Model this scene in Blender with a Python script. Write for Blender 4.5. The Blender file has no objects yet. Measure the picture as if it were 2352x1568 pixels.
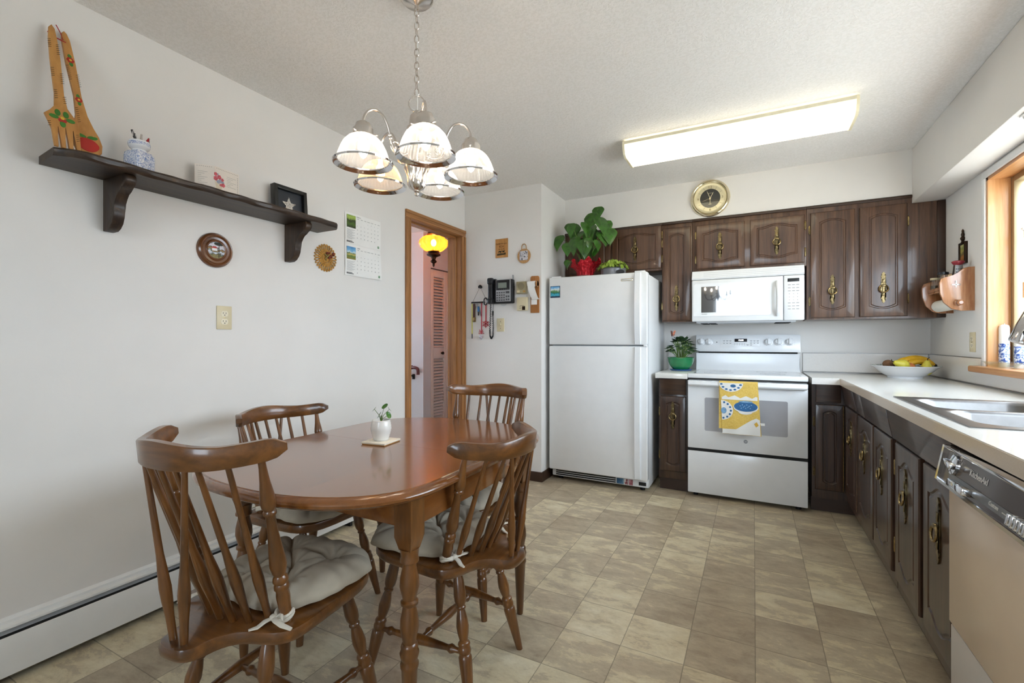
import bpy, bmesh, math, random
from mathutils import Vector as V, Matrix as Mx
R = math.radians; PI = math.pi; sin = math.sin; cos = math.cos
S = bpy.context.scene; C = S.collection
random.seed(7)

# ---------------------------------------------------------------- camera, world, sun, exposure
cam = bpy.data.objects.new('camera', bpy.data.cameras.new('camera')); C.objects.link(cam)
cam.location = (0, 0, 1.165); cam.rotation_euler = (R(90), 0, R(27.55))
cam.data.sensor_width = 36; cam.data.lens = 1063 * 36 / 2352; cam.data.shift_y = -2.5 / 2352
cam.data.clip_start = 0.02
S.camera = cam
S.view_settings.view_transform = 'Standard'; S.view_settings.look = 'None'
S.view_settings.gamma = 1; S.view_settings.use_curve_mapping = False
S.view_settings.exposure = 1.33
W = bpy.data.worlds.new('sky'); S.world = W; W.use_nodes = True
W.node_tree.nodes['Background'].inputs[0].default_value = (0.73, 0.865, 1.0, 1)
W.node_tree.nodes['Background'].inputs[1].default_value = 5.0
def lamp(name, kind, loc, power, col=(1, 1, 1), rot=(0, 0, 0), parent=None, **k):
    l = bpy.data.lights.new(name, kind); l.energy = power; l.color = col
    for a, b in k.items(): setattr(l, a, b)
    o = bpy.data.objects.new(name, l); C.objects.link(o); o.location = loc; o.rotation_euler = rot
    if parent: o.parent = parent
    return o
lamp('sun', 'SUN', (6, 9, 9), 6.0, (1, 0.96, 0.9), (R(-35), R(8), 0), angle=R(1))
# sky portals standing in the two glazed openings
for nm, lc, rt, sx, sy in (('window_sky_portal', (1.30, 2.24, 1.54), (0, R(90), 0), 1.0, 2.36), ('rear_sky_portal', (-0.167, -3.27, 1.66), (R(90), 0, 0), 1.20, 1.5)):
    p = lamp(nm, 'AREA', lc, 1.0, (1, 1, 1), rt, shape='RECTANGLE', size=sx, size_y=sy); p.data.cycles.is_portal = True

# ---------------------------------------------------------------- helpers
def lin(c):
    if isinstance(c, str):
        c = c.lstrip('#'); c = [int(c[i:i+2], 16) / 255 for i in (0, 2, 4)]
    return tuple((x / 12.92 if x <= 0.04045 else ((x + 0.055) / 1.055) ** 2.4) for x in c[:3]) + (1,)
class NT:
    def __init__(s, name):
        s.m = bpy.data.materials.new(name); s.m.use_nodes = True; s.t = s.m.node_tree
        s.b = s.t.nodes['Principled BSDF']; s.o = s.t.nodes['Material Output']
    def n(s, typ, **k):
        x = s.t.nodes.new(typ)
        for a, b in k.items():
            if a.startswith('_'):
                x.inputs[int(a[1:])].default_value = b
            else: setattr(x, a, b)
        return x
    def l(s, a, ai, b, bi):
        s.t.links.new(a.outputs[ai], b.inputs[bi])
    def set(s, **k):
        for a, b in k.items():
            s.b.inputs[a.replace('_', ' ')].default_value = b
    def ramp(s, stops, interp='LINEAR'):
        r = s.n('ShaderNodeValToRGB'); e = r.color_ramp.elements; r.color_ramp.interpolation = interp
        while len(e) < len(stops): e.new(0.5)
        for i, (p, c) in enumerate(stops):
            e[i].position = p; e[i].color = c if not isinstance(c, str) else lin(c)
        return r
    def coord(s, scale=(1, 1, 1), loc=(0, 0, 0)):
        tc = s.n('ShaderNodeTexCoord'); mp = s.n('ShaderNodeMapping')
        mp.inputs['Scale'].default_value = scale; mp.inputs['Location'].default_value = loc
        s.l(tc, 'Object', mp, 'Vector'); return mp
    def noise(s, vec, scale, detail=3, rough=0.5, dist=0.0):
        x = s.n('ShaderNodeTexNoise'); x.inputs['Scale'].default_value = scale; x.inputs['Detail'].default_value = detail
        x.inputs['Roughness'].default_value = rough; x.inputs['Distortion'].default_value = dist
        if vec: s.l(vec, 0, x, 'Vector')
        return x
    def bump(s, h, hi, strength=0.2, dist=0.01):
        b = s.n('ShaderNodeBump'); b.inputs['Strength'].default_value = strength; b.inputs['Distance'].default_value = dist
        s.l(h, hi, b, 'Height'); s.l(b, 0, s.b, 'Normal'); return b
def mat(name, col, rough=0.5, metal=0.0, coat=0.0, vary=0.08, vs=12.0, bump=0.0, bs=60.0, emit=None, es=0.0, spec=0.5, bd=0.002, ior=1.5):
    t = NT(name); c = lin(col); t.b.inputs['IOR'].default_value = ior; mp = t.coord()
    nz = t.noise(mp, vs, 4)
    a = tuple(max(0, x * (1 - vary)) for x in c[:3]) + (1,); b = tuple(min(1, x * (1 + vary)) for x in c[:3]) + (1,)
    r = t.ramp([(0.3, a), (0.7, b)]); t.l(nz, 0, r, 0); t.l(r, 0, t.b, 'Base Color')
    t.set(Roughness=rough, Metallic=metal); t.b.inputs['Coat Weight'].default_value = coat
    t.b.inputs['Coat Roughness'].default_value = 0.08; t.b.inputs['Specular IOR Level'].default_value = spec
    if bump:
        bz = t.noise(mp, bs, 3); t.bump(bz, 0, bump, bd)
    if emit:
        t.b.inputs['Emission Color'].default_value = lin(emit); t.b.inputs['Emission Strength'].default_value = es
    return t.m
def wood(name, dark, light, axis=2, s=26.0, rough=0.4, coat=0.0, stretch=0.06, mid=None, bump=0.08):
    t = NT(name); sc = [s, s, s]; sc[axis] = s * stretch
    mp = t.coord(tuple(sc)); n1 = t.noise(mp, 1.0, 6, 0.6, 0.8)
    n2 = t.noise(mp, 5.0, 3, 0.6)
    add = t.n('ShaderNodeMath', operation='MULTIPLY_ADD', _1=0.35, _2=0.0)
    t.l(n2, 0, add, 0)
    a2 = t.n('ShaderNodeMath', operation='ADD'); t.l(n1, 0, a2, 0); t.l(add, 0, a2, 1)
    st = [(0.42, dark), (0.62, mid or light), (0.85, light)]
    r = t.ramp(st); t.l(a2, 0, r, 0); t.l(r, 0, t.b, 'Base Color'); t.set(Roughness=rough)
    t.b.inputs['Coat Weight'].default_value = coat; t.b.inputs['Coat Roughness'].default_value = 0.1
    if bump: t.bump(n2, 0, bump, 0.002)
    return t.m
def glassy(name, tint=(1, 1, 1, 1), gl=0.08, rough=0.02, transl=0.0, tcol=(1, 1, 1, 1)):
    t = NT(name); t.t.nodes.remove(t.b)
    tr = t.n('ShaderNodeBsdfTransparent'); tr.inputs[0].default_value = tint
    g = t.n('ShaderNodeBsdfGlossy'); g.inputs['Roughness'].default_value = rough
    base = tr
    if transl:
        tl = t.n('ShaderNodeBsdfTranslucent'); tl.inputs[0].default_value = tcol
        df = t.n('ShaderNodeBsdfDiffuse'); df.inputs[0].default_value = tcol
        m0 = t.n('ShaderNodeMixShader'); m0.inputs[0].default_value = 0.35; t.l(tl, 0, m0, 1); t.l(df, 0, m0, 2)
        m1 = t.n('ShaderNodeMixShader'); m1.inputs[0].default_value = transl; t.l(tr, 0, m1, 1); t.l(m0, 0, m1, 2); base = m1
    mx = t.n('ShaderNodeMixShader'); mx.inputs[0].default_value = gl
    t.l(base, 0, mx, 1); t.l(g, 0, mx, 2); t.l(mx, 0, t.o, 0)
    return t.m

I4 = Mx.Identity(4)
def T(x, y, z): return Mx.Translation((x, y, z))
def Rz(a): return Mx.Rotation(R(a), 4, 'Z')
def Rx(a): return Mx.Rotation(R(a), 4, 'X')
def Ry(a): return Mx.Rotation(R(a), 4, 'Y')
def B(): return bmesh.new()
def addf(bm, vs, fs, M=I4, mi=0):
    vv = [bm.verts.new(M @ V(v)) for v in vs]
    for f in fs:
        try:
            q = bm.faces.new([vv[i] for i in f]); q.material_index = mi
        except ValueError: pass
    return vv
def merge(bm, src, M=I4, mi=None):
    src.verts.index_update(); vv = [bm.verts.new(M @ v.co) for v in src.verts]
    for f in src.faces:
        q = bm.faces.new([vv[v.index] for v in f.verts]); q.material_index = f.material_index if mi is None else mi
    src.free()
def box(bm, a, b, bev=0.0, M=I4, mi=0, seg=2):
    lo = [min(a[i], b[i]) for i in range(3)]; hi = [max(a[i], b[i]) for i in range(3)]
    vs = [(x, y, z) for x in (lo[0], hi[0]) for y in (lo[1], hi[1]) for z in (lo[2], hi[2])]
    fs = [(0, 1, 3, 2), (4, 6, 7, 5), (0, 4, 5, 1), (2, 3, 7, 6), (0, 2, 6, 4), (1, 5, 7, 3)]
    if not bev: addf(bm, vs, fs, M, mi); return
    t = B(); addf(t, vs, fs)
    bmesh.ops.bevel(t, geom=t.edges[:], offset=bev, segments=seg, profile=0.5, affect='EDGES')
    merge(bm, t, M, mi)
def lathe(bm, prof, n=24, M=I4, mi=0, cap=True, rib=0.0, nrib=0):
    rows = []
    for r, z in prof:
        if r < 1e-6: rows.append([bm.verts.new(M @ V((0, 0, z)))])
        else:
            row = []
            for i in range(n):
                a = 2 * PI * i / n; q = r * (1 + rib * cos(nrib * a))
                row.append(bm.verts.new(M @ V((q * cos(a), q * sin(a), z))))
            rows.append(row)
    def F(*v):
        f = bm.faces.new(v); f.material_index = mi
    for a, b in zip(rows, rows[1:]):
        for i in range(n):
            j = (i + 1) % n
            if len(a) == 1 and len(b) == 1: break
            if len(a) == 1: F(a[0], b[j], b[i])
            elif len(b) == 1: F(a[i], a[j], b[0])
            else: F(a[i], a[j], b[j], b[i])
    if cap:
        for row in (rows[0], rows[-1]):
            if len(row) > 2: F(*row)
def axisM(p0, p1):
    p0 = V(p0); d = V(p1) - p0
    return Mx.Translation(p0) @ d.to_track_quat('Z', 'Y').to_matrix().to_4x4(), d.length
def turned(bm, p0, p1, prof, n=12, M=I4, mi=0):
    A, L = axisM(p0, p1)
    lathe(bm, [(r, t * L) for t, r in prof], n, M @ A, mi)
def tube(bm, pts, r, n=8, M=I4, mi=0, closed=False, cap=True, flat=1.0):
    pts = [V(p) for p in pts]; k = len(pts)
    rs = r if isinstance(r, (list, tuple)) else [r] * k
    tan = []
    for i in range(k):
        a = pts[(i - 1) % k] if (closed or i) else pts[0]; b = pts[(i + 1) % k] if (closed or i < k - 1) else pts[-1]
        tan.append((b - a).normalized() if (b - a).length > 1e-9 else V((0, 0, 1)))
    up = V((0, 0, 1)) if abs(tan[0].z) < 0.9 else V((1, 0, 0))
    nv = (up - tan[0] * up.dot(tan[0])).normalized(); rows = []
    for i in range(k):
        nv = nv - tan[i] * nv.dot(tan[i])
        nv = nv.normalized() if nv.length > 1e-6 else tan[i].orthogonal().normalized()
        bv = tan[i].cross(nv)
        rows.append([bm.verts.new(M @ (pts[i] + (nv * cos(2*PI*j/n) * flat + bv * sin(2*PI*j/n)) * rs[i])) for j in range(n)])
    m = k if closed else k - 1
    for i in range(m):
        a, b = rows[i], rows[(i + 1) % k]
        for j in range(n):
            f = bm.faces.new((a[j], a[(j+1) % n], b[(j+1) % n], b[j])); f.material_index = mi
    if cap and not closed:
        for row in (rows[0], rows[-1]):
            f = bm.faces.new(row); f.material_index = mi
def spl(pts, k=5):
    """smooth curve through the points"""
    P = [V(p) for p in pts]; o = []
    for i in range(len(P) - 1):
        a, b_, c, d = P[max(0, i - 1)], P[i], P[i + 1], P[min(len(P) - 1, i + 2)]
        for j in range(k):
            t = j / k; o.append(.5 * ((2 * b_) + (c - a) * t + (2 * a - 5 * b_ + 4 * c - d) * t * t + (3 * b_ - a - 3 * c + d) * t ** 3))
    return o + [P[-1]]
def prism(bm, pts, y0, y1, M=I4, mi=0, bev=0.0):
    t = B(); n = len(pts)
    addf(t, [(x, y0, z) for x, z in pts] + [(x, y1, z) for x, z in pts],
         [tuple(range(n)), tuple(range(2*n - 1, n - 1, -1))] + [(i, (i+1) % n, n + (i+1) % n, n + i) for i in range(n)])
    if bev:
        ed = [e for e in t.edges if abs(e.verts[0].co.y - e.verts[1].co.y) < 1e-7]
        bmesh.ops.bevel(t, geom=ed, offset=bev, segments=2, profile=0.5, affect='EDGES')
    bmesh.ops.triangulate(t, faces=[f for f in t.faces if len(f.verts) > 4])
    merge(bm, t, M, mi)
def text(bm, s, size, M=I4, mi=0, ext=0.0004, align='CENTER'):
    cu = bpy.data.curves.new('lettering', 'FONT'); cu.body = s; cu.size = size; cu.extrude = ext
    cu.align_x = align; cu.align_y = 'CENTER'; cu.resolution_u = 3
    o = bpy.data.objects.new('lettering', cu); me = o.to_mesh()
    t = B(); t.from_mesh(me); o.to_mesh_clear(); merge(bm, t, M @ Rx(90), mi)
    bpy.data.objects.remove(o); bpy.data.curves.remove(cu)
def ball(bm, c, r, M=I4, mi=0, n=14, sc=(1, 1, 1)):
    t = B(); bmesh.ops.create_uvsphere(t, u_segments=n, v_segments=max(6, n * 2 // 3), radius=1)
    merge(bm, t, M @ T(*c) @ Mx.Diagonal((r * sc[0], r * sc[1], r * sc[2], 1)), mi)
def disc(r, n=24, a0=0, a1=360):
    return [(r * cos(R(a0 + (a1 - a0) * i / n)), r * sin(R(a0 + (a1 - a0) * i / n))) for i in range(n if a1 - a0 >= 360 else n + 1)]
def ob(name, bm, mats, parent=None, loc=None, rz=None, sm=38, kind=None, label=None):
    bmesh.ops.recalc_face_normals(bm, faces=bm.faces[:])
    me = bpy.data.meshes.new(name); bm.to_mesh(me); bm.free()
    for m in (mats if isinstance(mats, (list, tuple)) else [mats]): me.materials.append(m)
    if sm:
        for p in me.polygons: p.use_smooth = True
        me.set_sharp_from_angle(angle=R(sm))
    o = bpy.data.objects.new(name, me); C.objects.link(o)
    if parent: o.parent = parent
    if loc: o.location = loc
    if rz: o.rotation_euler = (0, 0, R(rz))
    if kind: o['kind'] = kind
    if label: o['label'] = label
    return o
def tag(o, label, cat, group=None, kind=None):
    o['label'] = label; o['category'] = cat
    if group: o['group'] = group
    if kind: o['kind'] = kind
    return o
def thing(name, label, cat, loc=(0, 0, 0), rz=0, group=None):
    o = bpy.data.objects.new(name, None); C.objects.link(o); o.empty_display_size = 0.05
    o.location = loc; o.rotation_euler = (0, 0, R(rz))
    return tag(o, label, cat, group)
def dup(root, loc, rz, label, group=None):
    r = root.copy(); C.objects.link(r); r.location = loc; r.rotation_euler = (0, 0, R(rz)); r['label'] = label
    if group: r['group'] = group
    for ch in list(root.children):
        c = ch.copy(); C.objects.link(c); c.parent = r
        for g in list(ch.children):
            d = g.copy(); C.objects.link(d); d.parent = c
    return r

# ---------------------------------------------------------------- materials
def wall_paint(name, col, bs=45, bst=0.12):
    return mat(name, col, 0.75, vary=0.02, vs=3, bump=bst, bs=bs, spec=0.25, bd=0.004)
m_wall = wall_paint('wall_paint', '#e7e4e0')
m_white = mat('white_paint', '#eeeeec', 0.5, vary=0.02)
def ceiling_tex():
    t = NT('ceiling_texture'); t.set(Roughness=0.85); mp = t.coord()
    n = t.noise(mp, 80, 3, 0.6, 0.5); r = t.ramp([(0.42, (0, 0, 0, 1)), (0.56, (1, 1, 1, 1))]); t.l(n, 0, r, 0)
    t.bump(r, 0, 0.35, 0.004)
    c = t.ramp([(0.0, lin('#efedea')), (1.0, lin('#f5f3f1'))]); t.l(r, 0, c, 0); t.l(c, 0, t.b, 'Base Color'); return t.m
m_ceil = ceiling_tex()
def floor_tex():
    t = NT('slate_vinyl_tile'); s = 0.2286
    tc = t.n('ShaderNodeTexCoord'); mp = t.n('ShaderNodeMapping')
    mp.inputs['Scale'].default_value = (1/s, 1/s, 0); mp.inputs['Location'].default_value = (-0.006/s, -2.216/s + 20, 0)
    t.l(tc, 'Object', mp, 'Vector')
    fl = t.n('ShaderNodeVectorMath', operation='FLOOR'); t.l(mp, 0, fl, 0)
    wn = t.n('ShaderNodeTexWhiteNoise', noise_dimensions='3D'); t.l(fl, 0, wn, 'Vector')
    # each tile looks up its own piece of slate, turned a little
    off = t.n('ShaderNodeVectorMath', operation='SCALE'); off.inputs['Scale'].default_value = 40; t.l(wn, 'Color', off, 0)
    ad = t.n('ShaderNodeVectorMath', operation='ADD'); t.l(mp, 0, ad, 0); t.l(off, 0, ad, 1)
    st = t.n('ShaderNodeMapping'); st.inputs['Scale'].default_value = (1, 2.0, 1); st.inputs['Rotation'].default_value = (0, 0, R(-20)); t.l(ad, 0, st, 0)
    n1 = t.noise(st, 1.35, 12, 0.70, 0.25); n2 = t.noise(st, 3.2, 10, 0.74, 0.5); n3 = t.noise(st, 5.0, 6, 0.6, 1.0)
    mx = t.n('ShaderNodeMath', operation='MULTIPLY_ADD', _1=0.24); t.l(wn, 'Value', mx, 0); t.l(n1, 0, mx, 2)
    sub = t.n('ShaderNodeMath', operation='SUBTRACT', _1=0.125); t.l(mx, 0, sub, 0)
    r1 = t.ramp([(0.28, '#a6967f'), (0.40, '#b3a48c'), (0.47, '#bbad94'), (0.53, '#c1b399'), (0.55, '#d0c2a2'), (0.64, '#d8ccae'), (0.77, '#e2d8bd')])
    t.l(sub, 0, r1, 0)
    r2 = t.ramp([(0.30, (0.74, 0.72, 0.70, 1)), (0.43, (0.93, 0.92, 0.91, 1)), (0.55, (1, 1, 1, 1)), (0.72, (1.0, 0.99, 0.95, 1))]); t.l(n2, 0, r2, 0)
    r3 = t.ramp([(0.485, (1, 1, 1, 1)), (0.5, (0.80, 0.77, 0.73, 1)), (0.515, (1, 1, 1, 1))]); t.l(n3, 0, r3, 0)
    mm0 = t.n('ShaderNodeMix', data_type='RGBA', blend_type='MULTIPLY'); mm0.inputs[0].default_value = 0.9
    t.l(r1, 0, mm0, 6); t.l(r2, 0, mm0, 7)
    mm = t.n('ShaderNodeMix', data_type='RGBA', blend_type='MULTIPLY'); mm.inputs[0].default_value = 0.55
    t.l(mm0, 2, mm, 6); t.l(r3, 0, mm, 7)
    # thin vinyl joint
    fr = t.n('ShaderNodeVectorMath', operation='FRACTION'); t.l(mp, 0, fr, 0)
    sb = t.n('ShaderNodeVectorMath', operation='SUBTRACT'); sb.inputs[1].default_value = (0.5, 0.5, 0.5); t.l(fr, 0, sb, 0)
    ab = t.n('ShaderNodeVectorMath', operation='ABSOLUTE'); t.l(sb, 0, ab, 0)
    sx = t.n('ShaderNodeSeparateXYZ'); t.l(ab, 0, sx, 0)
    mxx = t.n('ShaderNodeMath', operation='MAXIMUM'); t.l(sx, 0, mxx, 0); t.l(sx, 1, mxx, 1)
    gt = t.n('ShaderNodeMath', operation='GREATER_THAN', _1=0.4925); t.l(mxx, 0, gt, 0)
    gm = t.n('ShaderNodeMath', operation='MULTIPLY', _1=0.55); t.l(gt, 0, gm, 0)
    m2 = t.n('ShaderNodeMix', data_type='RGBA'); t.l(gm, 0, m2, 0); t.l(mm, 2, m2, 6); m2.inputs[7].default_value = lin('#5f5546')
    t.l(m2, 2, t.b, 'Base Color'); t.set(Roughness=0.42); t.b.inputs['Specular IOR Level'].default_value = 0.4
    t.bump(n2, 0, 0.12, 0.003); return t.m
m_floor = floor_tex()
CD, CM, CL = '#2e1c12', '#4e3424', '#684a35'
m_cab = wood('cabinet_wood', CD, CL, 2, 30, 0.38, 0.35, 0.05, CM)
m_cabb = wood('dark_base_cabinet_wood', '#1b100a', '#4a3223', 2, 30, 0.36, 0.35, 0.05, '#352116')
m_cabbx = wood('dark_base_cabinet_wood_crosswise', '#1b100a', '#4a3223', 0, 30, 0.36, 0.35, 0.05, '#352116')
m_cabx = wood('cabinet_wood_crosswise', CD, CL, 0, 30, 0.38, 0.35, 0.05, CM)
m_cabdark = wood('cabinet_edge_wood', '#1c110b', '#3a2619', 0, 30, 0.45)
m_table = wood('maple_table_wood', '#63391a', '#8a5527', 1, 9, 0.18, 0.6, 0.12, '#75461f', bump=0.02)
m_chair = wood('maple_chair_wood', '#452a12', '#7c4e22', 2, 16, 0.30, 0.45, 0.12, '#603b19', bump=0.02)
m_chairx = wood('maple_chair_wood_crosswise', '#452a12', '#7c4e22', 0, 16, 0.30, 0.45, 0.12, '#603b19', bump=0.02)
m_shelf = wood('dark_shelf_wood', '#1d120d', '#44302a', 1, 34, 0.5, 0.1, 0.05, '#2e1f19', bump=0.3)
m_shelfz = wood('dark_bracket_wood', '#170e09', '#43301f', 2, 34, 0.5, 0.1, 0.05, '#2a1b11', bump=0.3)
m_casing = wood('oak_casing', '#7a4e27', '#b37c46', 2, 40, 0.4, 0.2, 0.04, '#99683a')
m_casingy = wood('oak_casing_crosswise', '#7a4e27', '#b37c46', 1, 40, 0.4, 0.2, 0.04, '#99683a')
m_fir = wood('fir_window_wood', '#b87a45', '#dba873', 2, 22, 0.4, 0.2, 0.05, '#cc945c')
m_firy = wood('fir_sill_wood', '#a8683a', '#cc9560', 1, 22, 0.4, 0.2, 0.05, '#bb7f4a')
m_appl = mat('white_enamel', '#eceef0', 0.22, vary=0.015, coat=0.3)
m_appl2 = mat('white_textured_enamel', '#e9eaeb', 0.32, vary=0.015, bump=0.05, bs=400, bd=0.001)
m_applg = mat('pale_grey_plastic', '#cfd2d6', 0.35, vary=0.02)
m_black = mat('black_plastic', '#17171a', 0.35, vary=0.1)
m_dark = mat('dark_gap', '#0d0c0c', 0.7, vary=0.1)
m_chrome = mat('chrome', '#d8d8da', 0.09, 1.0, vary=0.02)
m_steel = mat('brushed_steel', '#7c7b7a', 0.32, 1.0, vary=0.06, vs=40)
m_nickel = mat('brushed_nickel', '#d8d1ca', 0.24, 1.0, vary=0.06, vs=30)
m_plate = mat('plate_with_dark_reflection', '#7c6c4c', 0.3, 1.0, vary=0.45, vs=70)  # reflection of the dark floor is put into the plate colour
m_brass = mat('antique_brass', '#94805a', 0.26, 1.0, vary=0.4, vs=60)
m_bronze = mat('dark_bronze', '#33251a', 0.35, 0.8, vary=0.25, vs=60)
m_gold = mat('polished_gold', '#f3e8c8', 0.16, 1.0, vary=0.05)
m_ivory = mat('ivory_plastic', '#d8cba8', 0.4, vary=0.03)
m_paper = mat('white_paper', '#f0efec', 0.7, vary=0.02)
m_ink = mat('grey_ink', '#77777a', 0.8, vary=0.05)
m_inkl = mat('pale_grey_ink', '#a9a9ab', 0.8, vary=0.05)
m_inkb = mat('black_ink', '#1c1c1e', 0.8, vary=0.05)
m_leaf = mat('green_leaf', '#38661f', 0.28, vary=0.4, vs=25, coat=0.15)
m_leafd = mat('dark_violet_leaf', '#2f4a2b', 0.55, vary=0.35, vs=40)
m_leafl = mat('lime_leaf', '#8fa83c', 0.5, vary=0.35, vs=40)
m_stem = mat('green_stem', '#6d8a44', 0.5)
m_soil = mat('potting_soil', '#2f2118', 0.9, vary=0.4, vs=80)
m_red = mat('red', '#b3202a', 0.4, vary=0.15)
m_green = mat('painted_green', '#3c7d2c', 0.5, vary=0.15)
m_glass = glassy('window_glass', gl=0.05)
m_clear = glassy('clear_glass', (0.93, 0.97, 0.95, 1), gl=0.16, rough=0.03)
m_bark = mat('pale_wood', '#b98a4e', 0.5, vary=0.15, vs=30)
# ---------------------------------------------------------------- room shell
LX, RX, BY, PY, RY, CZ = -2.30, 1.125, 4.33, 3.49, -3.20, 2.46
BX = -1.548
def st(name, bm, m, **k): return ob(name, bm, m, kind='structure', **k)
b = B(); box(b, (-5.2, -3.4, -0.12), (1.35, 6.4, 0)); st('floor', b, m_floor)
b = B(); box(b, (LX - 0.14, -3.4, CZ), (1.35, 4.47, CZ + 0.14)); st('ceiling', b, m_ceil)
DY0, DY1, DZ = 2.745, 3.435, 2.085
b = B(); box(b, (LX - 0.14, -3.4, 0), (LX, DY0 - 0.02, CZ)); box(b, (LX - 0.14, DY0 - 0.02, DZ + 0.02), (LX, PY, CZ)); box(b, (LX - 0.14, DY1 + 0.02, 0), (LX, PY, DZ + 0.02))
st('wall_left', b, m_wall)
b = B(); box(b, (LX - 0.14, PY, 0), (BX, BY + 0.14, CZ)); st('wall_corner', b, m_wall)
b = B(); box(b, (BX, BY, 0), (RX + 0.14, BY + 0.14, CZ)); st('wall_back', b, m_wall)
WY0, WY1, WZ0, WZ1 = 1.05, 3.43, 1.02, 2.05
b = B(); box(b, (RX, -3.4, 0), (RX + 0.14, WY0, CZ)); box(b, (RX, WY1, 0), (RX + 0.14, BY, CZ)); box(b, (RX, WY0, 0), (RX + 0.14, WY1, WZ0)); box(b, (RX, WY0, WZ1), (RX + 0.14, WY1, CZ))
st('wall_right', b, m_wall)
PX0, PX1, PZ = -0.775, 0.44, 2.42
b = B(); box(b, (LX, RY - 0.14, 0), (PX0, RY, CZ)); box(b, (PX1, RY - 0.14, 0), (RX, RY, CZ)); box(b, (PX0, RY - 0.14, PZ), (PX1, RY, CZ)); box(b, (PX0, RY - 0.14, 0), (PX1, RY, 0.9)); st('wall_rear', b, m_wall)
# dropped soffits
b = B(); box(b, (BX, 4.03, 2.153), (0.952, BY, CZ)); box(b, (0.952, 4.03, 2.095), (RX, BY, CZ)); box(b, (0.952, RY, 2.095), (RX, 4.03, CZ), 0.006); st('ceiling_soffit', b, m_wall)
# dark baseboard round the projecting corner
b = B(); box(b, (LX, PY - 0.012, 0), (BX + 0.012, PY, 0.08), 0.003); box(b, (BX, PY, 0), (BX + 0.012, BY, 0.08), 0.003)
st('baseboard_corner', b, m_cabdark)
# doorway: oak jambs and casing
d = thing('door_1', 'oak cased doorway in the left wall opening on the hall', 'doorway', (LX, 0, 0)); d['kind'] = 'structure'; del d['category'], d['label']
b = B()
box(b, (-0.145, DY0 - 0.02, 0), (0.004, DY0, DZ)); box(b, (-0.145, DY1, 0), (0.004, DY1 + 0.02, DZ)); box(b, (-0.09, DY0, 0), (-0.05, DY0 + 0.012, DZ)); box(b, (-0.09, DY1 - 0.012, 0), (-0.05, DY1, DZ))
ob('jamb', b, m_casing, d)
b = B(); box(b, (-0.145, DY0 - 0.02, DZ), (0.004, DY1 + 0.02, DZ + 0.02)); box(b, (-0.09, DY0, DZ - 0.012), (-0.05, DY1, DZ)); ob('head_jamb', b, m_casingy, d)
def edge_strip(name, y0, y1, z0, z1, m):
    b = B(); box(b, (0, y0, z0), (0.012, y1, z1), 0.003)
    if name == 'head_casing': box(b, (0.01, y0, z1 - 0.026), (0.019, y1, z1), 0.004); box(b, (0.01, y0 + .05, z0), (0.015, y1 - .05, z0 + 0.012), 0.002)
    else:
        o = y0 if y0 < 3 else y1
        s = 1 if y0 < 3 else -1
        box(b, (0.01, o, z0), (0.019, o + s * 0.026, z1), 0.004); box(b, (0.01, o + s * .045, z0), (0.015, o + s * 0.057, z1 - 0.004), 0.002)
    ob(name, b, m, d)
edge_strip('side_casing', DY0 - 0.06, DY0 - 0.003, 0, DZ + 0.0025, m_casing); edge_strip('side_casing', DY1 + 0.003, PY - 0.002, 0, DZ + 0.0025, m_casing)
edge_strip('head_casing', DY0 - 0.06, PY - 0.002, DZ + 0.003, DZ + 0.06, m_casingy)
# hall behind the doorway
m_hall = wall_paint('hall_paint', '#d9d8dc')
b = B(); box(b, (-5.2, 1.5, 2.43), (LX - 0.14, 6.3, 2.55)); st('ceiling_hall', b, m_ceil)
b = B(); box(b, (-5.2, 1.5, 0), (-5.1, 2.2, 2.43)); box(b, (-5.2, 3.2, 0), (-5.1, 6.3, 2.43)); box(b, (-5.2, 2.2, 0), (-5.1, 3.2, 1.2)); box(b, (-5.2, 2.2, 2.1), (-5.1, 3.2, 2.43)); box(b, (-5.1, 1.5, 0), (LX - 0.14, 1.6, 2.43)); box(b, (-3.4, 6.2, 0), (LX - 0.14, 6.3, 2.43)); box(b, (LX - 0.14, 4.47, 0), (LX, 6.3, 2.55))
box(b, (-5.1, 4.29, 0), (-3.46, 4.40, 2.43)); st('wall_hall', b, m_hall)
b = B(); box(b, (-3.46, 4.29, 2.03), (-3.40, 6.2, 2.43)); box(b, (-3.46, 4.29, 0), (-3.40, 4.43, 2.03)); box(b, (-3.46, 5.66, 0), (-3.40, 6.2, 2.03)); box(b, (-3.6, 4.40, 0), (-3.46, 6.2, 2.43)); st('wall_closet', b, m_hall)
m_louv = mat('cream_louver_paint', '#e8ddd6', 0.5, vary=0.02)
def louver_door(name, y0, y1, label):
    t = thing(name, label, 'closet door', (-3.415, y0, 0.015)); w = y1 - y0; H = 2.0
    b = B(); box(b, (-0.015, 0, 0), (0.015, 0.052, H), 0.002); box(b, (-0.015, w - 0.052, 0), (0.015, w, H), 0.002)
    for z0, z1 in ((0, 0.16), (0.93, 1.06), (H - 0.085, H)): box(b, (-0.014, 0.05, z0), (0.014, w - 0.05, z1), 0.002)
    ob('frame', b, m_louv, t)
    for z0, z1 in ((0.16, 0.93), (1.06, H - 0.085)):
        b = B(); n = int((z1 - z0) / 0.036)
        for i in range(n):
            z = z0 + (i + 0.5) * (z1 - z0) / n
            box(b, (-0.016, 0.05, -0.003), (0.016, w - 0.05, 0.003), M=T(0, 0, z) @ Ry(48))
        ob('louver_slats', b, m_louv, t)
    b = B(); k = w - 0.03 if name == 'a' else 0.03
    lathe(b, [(0.008, 0), (0.008, 0.012), (0.018, 0.02), (0.019, 0.03), (0.012, 0.038), (0, 0.039)], 14, T(0.014, w / 2 + (0.05 if y0 < 4.5 else -0.05), 0.995) @ Ry(90)); ob('knob', b, m_bronze, t)
    return t
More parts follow.
